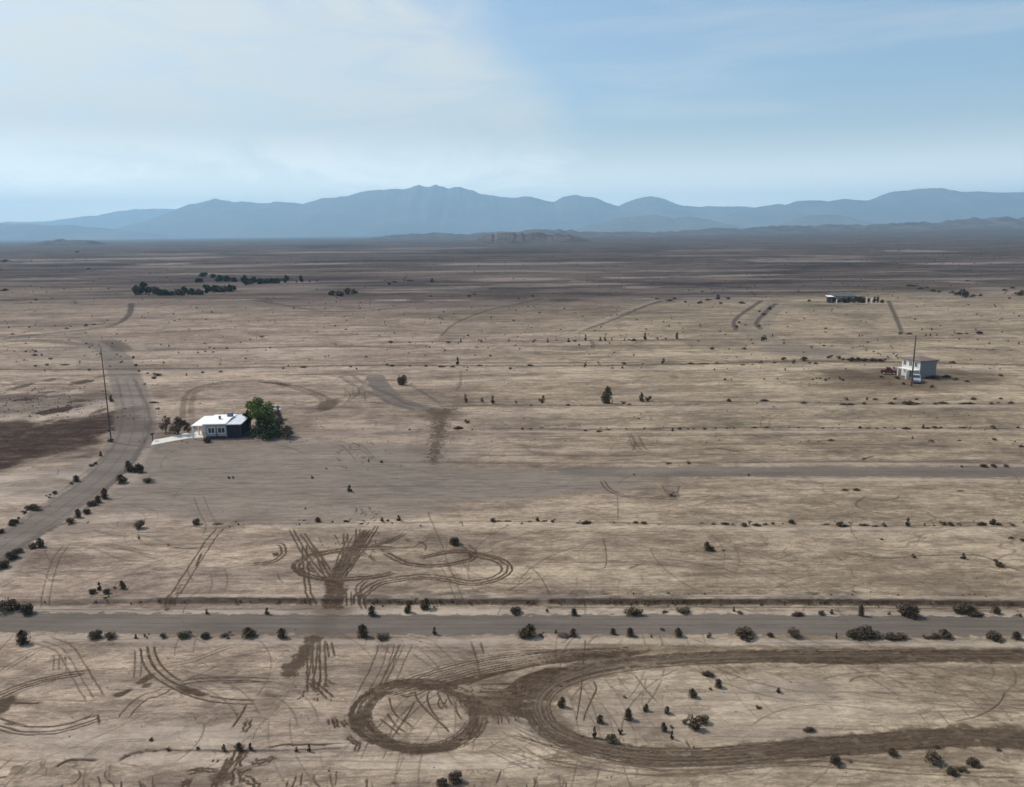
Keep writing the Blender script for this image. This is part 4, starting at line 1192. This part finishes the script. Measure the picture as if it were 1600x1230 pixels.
tree('leafy_tree', 449, 685, 24, 20, LEAF_DARK, 'lowest dark bushy tree at right end of the clump by the white-roofed house', seed=15, n=600, leaf=.18, trunk_h=.1)
# far tree line, upper left
def ditch_place(r, n):
    x = r.uniform(240, 1640, n)
    y = np.interp(x, [240, 850, 1600], [940, 940, 944]) + r.normal(0, 2.2, n)
    cl = r.random(n) < .8
    xc = r.choice([600, 640, 690, 740, 900, 960, 1010, 1060, 1090, 1230, 1290, 1330, 1420, 1520], n) + r.normal(0, 18, n)
    return np.where(cl, xc, x), np.where(cl, y - np.abs(r.normal(0, 5, n)), y)


FT = [(214, 461, 14, 15), (223, 460, 14, 20), (233, 461, 14, 12), (243, 461, 15, 13), (256, 462, 16, 8), (268, 462, 12, 5), (280, 462, 14, 9), (289, 461, 10, 13), (300, 461, 14, 10), (311, 461, 14, 8), (324, 459, 12, 14), (335, 457, 14, 11), (347, 457, 14, 10), (359, 456, 12, 10), (366, 454, 6, 7)]
for i, (x, y, w, h) in enumerate(FT):
    tree('distant_tree', x, y, w * 1.15, h, LEAF_DEEP if i % 3 else LEAF_DARK, f'dark distant tree, {ORD[i]} from left in the long low tree line', 'trees in the long low tree line', seed=20 + i, n=260, leaf=.85, trunk_h=.08)
FT2 = [(311, 441, 12, 5), (318, 432, 12, 5), (333, 434, 8, 5), (343, 441, 14, 11), (355, 440, 12, 8), (366, 441, 9, 7), (383, 445, 16, 15), (396, 444, 12, 10), (408, 444, 14, 8), (420, 443, 14, 7), (432, 443, 14, 7), (447, 442, 11, 12), (471, 441, 5, 10)]
for i, (x, y, w, h) in enumerate(FT2):
    tree('distant_tree', x, y, w * 1.1, h, LEAF_DEEP, f'small dark distant tree, {ORD[i]} from left in the rear tree line', 'trees in the rear tree line', seed=50 + i, n=200, leaf=1.0, trunk_h=.08)
for i, (x, y, w, h) in enumerate([(518, 462, 14, 7), (530, 463, 16, 8), (543, 461, 12, 11), (553, 459, 12, 6)]):
    tree('distant_tree', x, y, w, h, LEAF_DARK, f'dark distant tree, {ORD[i]} from left in the isolated clump of four', 'trees in the isolated clump', seed=70 + i, n=220, leaf=.7, trunk_h=.08)

# ------------------------------------------------------------------ building materials
SHADEDWALL = mat('shade_toned_stucco', (0.24, 0.26, 0.32), .8, .06, 3)  # bluish shade of the white front wall put into its base colour
WHITE = mat('white_stucco', (0.52, 0.52, 0.51), .8, .06, 3)
WHITEROOF = mat('white_roof_coating', (0.80, 0.80, 0.79), .6, .05, 1.2)
GREYROOF = mat('pale_grey_roof', (0.55, 0.58, 0.61), .6, .08, 1.2)
BROWNROOF = mat('brown_shingle', (0.17, 0.125, 0.11), .9, .25, 3)
FARROOF = mat('grey_shingle', (0.10, 0.10, 0.098), .9, .2, 1)
NAVY = mat('navy_and_porch_shade', (0.018, 0.02, 0.03), .8, .2, 2)  # plain dark navy, also used to paint the porch's shadow
GLASS = mat('window_glass', (0.03, 0.035, 0.045), .15, .1, 2, .6)
TRIM = mat('white_trim', (0.66, 0.66, 0.64), .6, .04, 4)
DOORM = mat('brown_door', (0.12, 0.085, 0.06), .6, .15, 4)
CONC = mat('pale_concrete', (0.60, 0.57, 0.52), .9, .08, 1.5)
DARKMET = mat('dark_metal', (0.04, 0.04, 0.045), .5, .1, 6, .5)
WOODP = mat('weathered_pole', (0.085, 0.070, 0.060), .95, .3, 3)
GREY_AND_SHADE = mat('cooler_grey_and_wall_shade', (0.15, 0.165, 0.19), .8, .08, 2)  # carries painted wall shade; also the cooler's own grey


def window(parent, x, y, z, w, h, face='-y'):
    """frame with pane: face gives the outward side; the pane sits inside the frame"""
    d = -1 if face[0] == '-' else 1
    bm = bmesh.new(); t = .09
    spans = [(-w / 2 - t, w / 2 + t, h, h + t), (-w / 2 - t, w / 2 + t, -t, 0), (-w / 2 - t, -w / 2, 0, h), (w / 2, w / 2 + t, 0, h), (-.03, .03, 0.002, h - .002)]
    for a, b, c, e in spans:
        if face[1] == 'y':
            box(bm, x + a, x + b, min(y, y + d * .07), max(y, y + d * .07), z + c, z + e)
        else:
            box(bm, min(x, x + d * .07), max(x, x + d * .07), y + a, y + b, z + c, z + e)
    wo_ = bm_obj('window', bm, TRIM, parent)
    bm = bmesh.new()
    if face[1] == 'y':
        box(bm, x - w / 2, x + w / 2, min(y + d * .003, y + d * .025), max(y + d * .003, y + d * .025), z, z + h)
    else:
        box(bm, min(x + d * .003, x + d * .025), max(x + d * .003, x + d * .025), y - w / 2, y + w / 2, z, z + h)
    bm_obj('pane', bm, GLASS, wo_)


# ---- low white-roofed house on the left
c0 = gnd(341, 685)
house = empty('low_house', (c0.x, c0.y, 0), math.radians(3))
tag(house, 'low white-roofed house with shaded front and open carport beside the side road', 'house')
house.scale = (.9, .92, .93)
# footprint: x from -4.6 (carport) to +4.6 (porch)
bm = bmesh.new()
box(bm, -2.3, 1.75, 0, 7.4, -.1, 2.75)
bm_obj('wall', bm, SHADEDWALL, house)
bm = bmesh.new()
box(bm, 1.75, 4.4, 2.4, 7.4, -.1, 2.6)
bm_obj('wall', bm, GREY_AND_SHADE, house)  # recessed porch wall, its shade put into the grey
bm = bmesh.new()
box(bm, -4.5, -2.3, 4.2, 7.4, -.1, 2.55)
bm_obj('wall', bm, WHITE, house)
bm = bmesh.new()
prism(bm, [(-.35, 2.75), (3.7, 2.98), (7.7, 2.78), (7.7, 2.92), (3.7, 3.14), (-.35, 2.90)], 'x', -2.75, 1.75)
rf = bm_obj('roof', bm, WHITEROOF, house)
bm = bmesh.new(); tube(bm, [(-.35, 3.0, 2.9), (-.35, 3.0, 3.6)], [.22, .22], 10); tube(bm, [(-.35, 3.0, 3.6), (-.35, 3.0, 3.7)], [.34, .12], 10)
bm_obj('vent', bm, DARKMET, rf)
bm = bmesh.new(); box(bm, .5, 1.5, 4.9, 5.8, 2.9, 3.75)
bm_obj('cooler', bm, GREY_AND_SHADE, rf, bevel=.05)
bm = bmesh.new()
prism(bm, [(-.30, 2.62), (7.6, 2.72), (7.6, 2.86), (-.30, 2.76)], 'x', 1.752, 4.7)
bm_obj('porch_roof', bm, GREYROOF, house)
bm = bmesh.new()
prism(bm, [(-.5, 2.55), (7.5, 2.62), (7.5, 2.74), (-.5, 2.67)], 'x', -4.85, -2.752)
bm_obj('carport_roof', bm, WHITEROOF, house)
for x, y in ((-4.65, -.3), (-4.65, 3.0)):
    bm = bmesh.new(); box(bm, x - .12, x + .12, y - .12, y + .12, -.1, 2.56)
    bm_obj('post', bm, TRIM, house)
for x, y in ((4.45, -.1),):
    bm = bmesh.new(); box(bm, x - .07, x + .07, y - .07, y + .07, -.1, 2.62)
    bm_obj('post', bm, DARKMET, house)
bm = bmesh.new(); box(bm, 1.85, 4.35, -.16, -.10, .15, 2.5)  # dark sheets added here and at the side to paint the porch's shadow
bm_obj('shade_sheet', bm, NAVY, house)
bm = bmesh.new(); box(bm, 4.44, 4.50, .2, 7.0, .15, 2.5)
bm_obj('shade_sheet', bm, NAVY, house)
window(house, -1.2, 0, 1.05, 1.2, 1.0); window(house, .75, 0, 1.05, 1.3, 1.0)
bm = bmesh.new(); box(bm, -.32, .02 - .02, -.05, -.003, 0, 2.05)
dr = bm_obj('door', bm, DOORM, house)
bm = bmesh.new(); box(bm, -.08, -.03, -.09, -.052, .95, 1.1); bm_obj('handle', bm, DARKMET, dr)
bm = bmesh.new(); box(bm, -2.2, 1.6, -.30, -.06, -.1, .42)
bm_obj('planter', bm, NAVY, house)

# driveway
P = [gnd(236, 696), gnd(240, 688), gnd(262, 684), gnd(292, 677), gnd(314, 674), gnd(318, 684), gnd(296, 685), gnd(268, 690)]
bm = bmesh.new(); vs_ = [bm.verts.new((p.x, p.y, 0.06)) for p in P]
f = bm.faces.new(vs_)
ex = bmesh.ops.extrude_face_region(bm, geom=[f])
for v in ex['geom']:
    if isinstance(v, bmesh.types.BMVert): v.co.z -= .2
dw = bm_obj('driveway', bm, CONC); tag(dw, kind='structure')

# mailbox post by driveway
p = gnd(239, 689)
mb = empty('mailbox', (p.x, p.y, 0)); tag(mb, 'dark mailbox on a post where the white driveway meets the side road', 'mailbox')
bm = bmesh.new(); box(bm, -.07, .07, -.07, .07, -.1, 1.1); bm_obj('post', bm, WOODP, mb)
bm = bmesh.new(); prism(bm, [(-.18, 1.1), (.18, 1.1), (.18, 1.32), (.1, 1.45), (-.1, 1.45), (-.18, 1.32)], 'y', -.35, .35); bm_obj('box', bm, DARKMET, mb)
bm = bmesh.new(); box(bm, .185, .2, -.1, .0, 1.2, 1.5); bm_obj('flag', bm, mat('flag_red', (.4, .04, .03)), mb)

# white shed glimpsed among the trees
p = gnd(430, 655)
sh = empty('garden_shed', (p.x, p.y, 0)); tag(sh, 'small pale shed half hidden between green tree and brown tree', 'shed')
bm = bmesh.new(); box(bm, -.9, .9, -.8, .8, 0, 1.9); bm_obj('wall', bm, WHITE, sh)
bm = bmesh.new(); prism(bm, [(-1.05, 1.9), (1.05, 1.9), (0, 2.4)], 'y', -.95, .95); bm_obj('roof', bm, GREYROOF, sh)
bm = bmesh.new(); box(bm, -.4, .4, -.84, -.803, 0.02, 1.7); bm_obj('door', bm, DOORM, sh)

# ---- tall white house on the right (turned so that a corner faces the viewer)
c1 = gnd(1436, 592)
h2 = empty('tall_house', (c1.x, c1.y, 0), math.radians(0))
tag(h2, 'tall white house with brown hipped roof and grey shaded side behind the pole', 'house')
SZ = 6.2
u = Vector((-.72, .69, 0)); v_ = Vector((.69, .72, 0))
h2.rotation_euler = (0, 0, math.radians(18))  # local +x runs to the right and away, local +y to the left and away
WX, WYD, WH = 4.9, 5.6, 4.25
bm = bmesh.new(); box(bm, 0, WX, 0, WYD, -.1, WH); bm_obj('wall', bm, WHITE, h2)
bm = bmesh.new()
q = [(-.4, -.4), (WX + .4, -.4), (WX + .4, WYD + .4), (-.4, WYD + .4)]
lo = [bm.verts.new((x, y, WH - .12)) for x, y in q]; mid = [bm.verts.new((x, y, WH + .08)) for x, y in q]
top = [bm.verts.new((WX / 2 - .4, WYD / 2, WH + .7)), bm.verts.new((WX / 2 + .4, WYD / 2, WH + .7))]
bm.faces.new(lo[::-1])
for i in range(4):
    bm.faces.new((lo[i], lo[(i + 1) % 4], mid[(i + 1) % 4], mid[i]))
bm.faces.new((mid[0], mid[1], top[1], top[0])); bm.faces.new((mid[1], mid[2], top[1])); bm.faces.new((mid[2], mid[3], top[0], top[1])); bm.faces.new((mid[3], mid[0], top[0]))
bm_obj('roof', bm, BROWNROOF, h2)
bm = bmesh.new(); box(bm, .0, WX, -.05, -.003, .0, WH - .13); bm_obj('shade_panel', bm, GREY_AND_SHADE, h2)  # thin dark panel over the white wall, painting its shaded side
for y in (1.2, 2.9, 4.7):
    window(h2, 0, y, 2.65, .8, 1.1, '-x')
bm = bmesh.new(); box(bm, -.06, -.003, 2.1, 3.0, 0.02, 1.95); bm_obj('door', bm, DOORM, h2)
bm = bmesh.new(); box(bm, -1.6, -.005, .3, 5.3, 1.95, 2.08); bm_obj('porch_roof', bm, TRIM, h2)
for y in (.45, 5.15):
    bm = bmesh.new(); box(bm, -1.5, -1.35, y, y + .14, -.1, 1.945); bm_obj('post', bm, TRIM, h2)
# lower garden wall piece seen left of the truck
p = gnd(1417, 592)
gw = bmesh.new(); box(gw, -.55, .55, -.15, .15, -.1, 2.0); box(gw, -.62, .62, -.2, .2, 2.002, 2.12)
tag(bm_obj('wall_pillar', gw, WHITE, loc=(p.x, p.y, 0), rz=.5), 'short white wall left of the parked pickup', 'wall')

# ---- pickup
BODY = mat('silver_blue_paint', (0.38, 0.42, 0.50), .3, .04, 3, .6, .3)
TYRE = mat('tyre_rubber', (0.02, 0.02, 0.02), .9, .1, 8)
def vehicle(name, loc, rz, paint, label, cat, s=1.0, bed=True):
    t = empty(name, loc, rz); tag(t, label, cat)
    L_ = 5.0 * s; W = 1.9 * s
    bm = bmesh.new()
    prism(bm, [(-.5 * L_, .45), (.5 * L_, .45), (.5 * L_, .95), (.46 * L_, 1.08), (.2 * L_, 1.15), (-.5 * L_, 1.15)], 'x', -W / 2, W / 2) if False else \
        prism(bm, [(-.5 * L_, .42), (.5 * L_, .42), (.5 * L_, 1.1), (-.18 * L_, 1.15), (-.46 * L_, 1.02), (-.5 * L_, .85)], 'x', -W / 2, W / 2)
    bm_obj('body', bm, paint, t, bevel=.05)
    bm = bmesh.new(); prism(bm, [(-.18 * L_, 1.12), (-.07 * L_, 1.75), (.14 * L_, 1.78), (.2 * L_, 1.12)], 'x', -W * .44, W * .44); bm_obj('cab', bm, paint, t, bevel=.04)
    bm = bmesh.new(); prism(bm, [(-.175 * L_, 1.2), (-.195 * L_, 1.2), (-.092 * L_, 1.70), (-.075 * L_, 1.70)], 'x', -W * .38, W * .38); bm_obj('windscreen', bm, GLASS, t)
    bm = bmesh.new(); box(bm, -W * .3, W * .3, -.5 * L_ - .04, -.5 * L_ - .002, .6, .82); bm_obj('grille', bm, DARKMET, t)
    for sx in (-1, 1):
        bm = bmesh.new(); box(bm, sx * W * .42 - .14, sx * W * .42 + .14, -.5 * L_ - .05, -.5 * L_ - .003, .66, .84); bm_obj('headlight', bm, TRIM, t)
        for yy in (-.32, .32):
            bm = bmesh.new(); x0 = sx * W * .46
            tube(bm, [(x0 - .12, yy * L_, .38), (x0 + .12, yy * L_, .38)], [.38, .38], 16)
            wh = bm_obj('wheel', bm, TYRE, t)
            bm = bmesh.new(); tube(bm, [(x0 - .13, yy * L_, .38), (x0 + .13, yy * L_, .38)], [.2, .2], 10); bm_obj('rim', bm, TRIM, wh)
    if bed:
        bm = bmesh.new(); box(bm, -W * .4, W * .4, .22 * L_, .47 * L_, 1.152, 1.17); bm_obj('bed_floor', bm, DARKMET, t)
    return t
p = gnd(1432, 600)
vehicle('pickup_truck', (p.x + 1.0, p.y + 2.4, 0), -.47, BODY, 'silver blue pickup parked nose-out before the tall white house', 'pickup', 1.05)
p = gnd(1391, 586)
vehicle('old_car', (p.x, p.y + 1, 0), 1.25, mat('faded_red_paint', (0.11, .035, .035), .6, .2, 3), 'faded dark red vehicle left of the tall white house', 'car', .72, False)

# ---- utility poles
def pole(px0, py0, py1, label, r=.17):
    p = gnd(px0, py0)
    # height from the sight line to its top, straight above its foot
    hi_ = 4.0
    while True:
        v = Vector((p.x, p.y, hi_)) - Vector((0, 0, CAMH)); c = ROT.transposed() @ v
        if 615 + FPX * c.y / c.z <= py1 or hi_ > 40:
            break
        hi_ += .1
    t = empty('utility_pole', (p.x, p.y, 0)); tag(t, label, 'pole', 'utility poles')
    bm = bmesh.new(); tube(bm, [(0, 0, -.3), (0, 0, hi_ * .5), (0, 0, hi_)], [r, r * .82, r * .6], 10); bm_obj('shaft', bm, WOODP, t)
    bm = bmesh.new(); tube(bm, [(0, 0, hi_ - .01), (0, 0, hi_ + .12)], [.05, .05], 8); tube(bm, [(0, 0, hi_ + .12), (0, 0, hi_ + .3)], [.1, .06], 8); bm_obj('insulator', bm, DARKMET, t)
    bm = bmesh.new(); box(bm, -.16, .16, -r - .16, -r * .7, hi_ * .12, hi_ * .12 + .5); bm_obj('meter_box', bm, DARKMET, t)
    return t
pole(174, 691, 546, 'tall thin wooden utility pole on left shoulder of side road', .12)
pole(1424, 603, 526, 'tall thin wooden utility pole in front of tall white house', .2)

# ---- distant ranch behind a row of dark trees
p = gnd(1335, 474)
rh = empty('ranch_house', (p.x, p.y + 8, 0)); tag(rh, 'long low distant ranch house with grey roof behind dark trees', 'house')
bm = bmesh.new(); box(bm, -7.0, 3.5, 0, 8, -.1, 2.9); bm_obj('wall', bm, mat('dim_stucco', (.20, .195, .18)), rh)
bm = bmesh.new(); box(bm, 3.503, 8.5, 2.5, 8, -.1, 2.3); bm_obj('wall', bm, mat('dark_cladding', (.06, .055, .055)), rh)
bm = bmesh.new(); prism(bm, [(-.6, 2.85), (8.6, 2.85), (4, 4.5)], 'x', -7.5, 3.9); bm_obj('roof', bm, FARROOF, rh)
bm = bmesh.new(); prism(bm, [(2.0, 2.3), (8.4, 2.5), (8.4, 2.65), (2.0, 2.45)], 'x', 3.95, 9.0); bm_obj('roof', bm, mat('rusty_tin', (.16, .12, .10)), rh)
for x in (-5.5, -3.0, 1.8):
    window(rh, x, 0, 1.0, 1.3, 1.1)
bm = bmesh.new(); box(bm, -.9, .1, -.06, -.003, 0.02, 2.1); bm_obj('door', bm, DOORM, rh)
p = gnd(1300, 474)
s1 = empty('farm_shed', (p.x, p.y + 1, 0)); tag(s1, 'dark shed with bright white roof at left end of distant ranch', 'shed')
bm = bmesh.new(); box(bm, -1.0, 1.0, 0, 3.5, -.1, 3.0); bm_obj('wall', bm, NAVY, s1)
bm = bmesh.new(); prism(bm, [(-.4, 3.0), (3.9, 3.3), (3.9, 3.45), (-.4, 3.15)], 'x', -1.6, 1.2); bm_obj('roof', bm, WHITEROOF, s1)
bm = bmesh.new(); box(bm, -.5, .5, -.06, -.003, 0.02, 2.2); bm_obj('door', bm, DOORM, s1)
for i, (x, w, h) in enumerate(sorted([(1311, 5, 6), (1318, 9, 8), (1326, 10, 10), (1333, 8, 7), (1341, 9, 9), (1349, 9, 10), (1357, 6, 8), (1366, 6, 11), (1371, 6, 13), (1378, 8, 5), (1303, 5, 9), (1322, 7, 5), (1346, 6, 6)])):
    tree('distant_tree', x, 473.5, w, h, (LEAF_DEEP, LEAF_DARK)[i % 2], f'dark tree, {ORD[i]} from left in front of the distant ranch house', 'trees before the distant ranch', seed=90 + i, n=160, leaf=.42, trunk_h=.1, kind='tall' if i > 5 else 'round')
for i, (x, hh) in enumerate([(1307, 9), (1354, 12), (1362, 10)]):
    p = gnd(x, 474.5); sc_, a = ppm(p)
    bm = bmesh.new(); box(bm, -.14, .14, -.14, .14, -.1, hh / sc_ * .8); box(bm, -.2, .2, -.2, .2, hh / sc_ * .8 + .002, hh / sc_ * .8 + .1)
    tag(bm_obj('gate_post', bm, TRIM, loc=(p.x, p.y, 0)), f'pale post, {ORD[i]} from left before the distant ranch house', 'post', 'posts before the distant ranch')

# ------------------------------------------------------------------ small dry plants nobody could count
def tufts(name, n, place, size, m, seed):
    r = np.random.default_rng(seed)
    px, py = place(r, n)
    ok = []
    for a, b in zip(px, py):
        g = gnd(a, b); ok.append((g.x, g.y))
    V = []; F = []
    for (x, y) in ok:
        zz = np.interp(y, [0, 200, 3000], [0, 0, 0])
        s = size(r, y)
        for k in range(4):
            an = r.uniform(0, 6.28); ox, oy = r.normal(0, s * .25, 2); h = s * r.uniform(.4, .9)
            dx, dy = math.cos(an) * s * .4, math.sin(an) * s * .4
            i = len(V)
            V += [(x + ox - dx, y + oy - dy, zz - .05), (x + ox + dx, y + oy + dy, zz - .05), (x + ox + dx * .5 + r.normal(0, .1) * s, y + oy + dy * .5, zz + h), (x + ox - dx * .6, y + oy - dy * .6, zz + h * .8)]
            F.append((i, i + 1, i + 2, i + 3))
    me = bpy.data.meshes.new(name); me.from_pydata(V, [], F)
    return tag(link(name, me, mats=(m,)), kind='stuff')


def far_place(r, n):
    return r.uniform(-40, 1640, n), 380 + 200 * r.random(n) ** 4.5
tufts('far_scrub', 3600, far_place, lambda r, y: r.uniform(.25, .95) * min(1.6, .5 + y / 900), LEAF_BROWN, 1)
def mid_place(r, n):
    x = r.uniform(-40, 1640, n); base = r.choice([572, 545, 531, 630, 669, 600, 505, 480, 818, 942, 650, 690], n)
    return x, base + r.normal(0, 2.5, n)
tufts('dry_grass', 900, mid_place, lambda r, y: r.uniform(.06, .28), LEAF_BROWN, 2)
def near_place(r, n):
    return r.uniform(-40, 1640, n), r.uniform(640, 1240, n)
tufts('dry_grass', 420, near_place, lambda r, y: r.uniform(.04, .12), LEAF_BROWN, 3)
def red_place(r, n):
    return r.normal(60, 60, n), r.uniform(605, 655, n)
tufts('dry_weeds', 260, red_place, lambda r, y: r.uniform(.08, .32), LEAF_BROWN, 4)
tufts('ditch_weeds', 800, ditch_place, lambda r, y: r.uniform(.04, .10) + r.random() ** 4 * .25, LEAF_BROWN, 6)
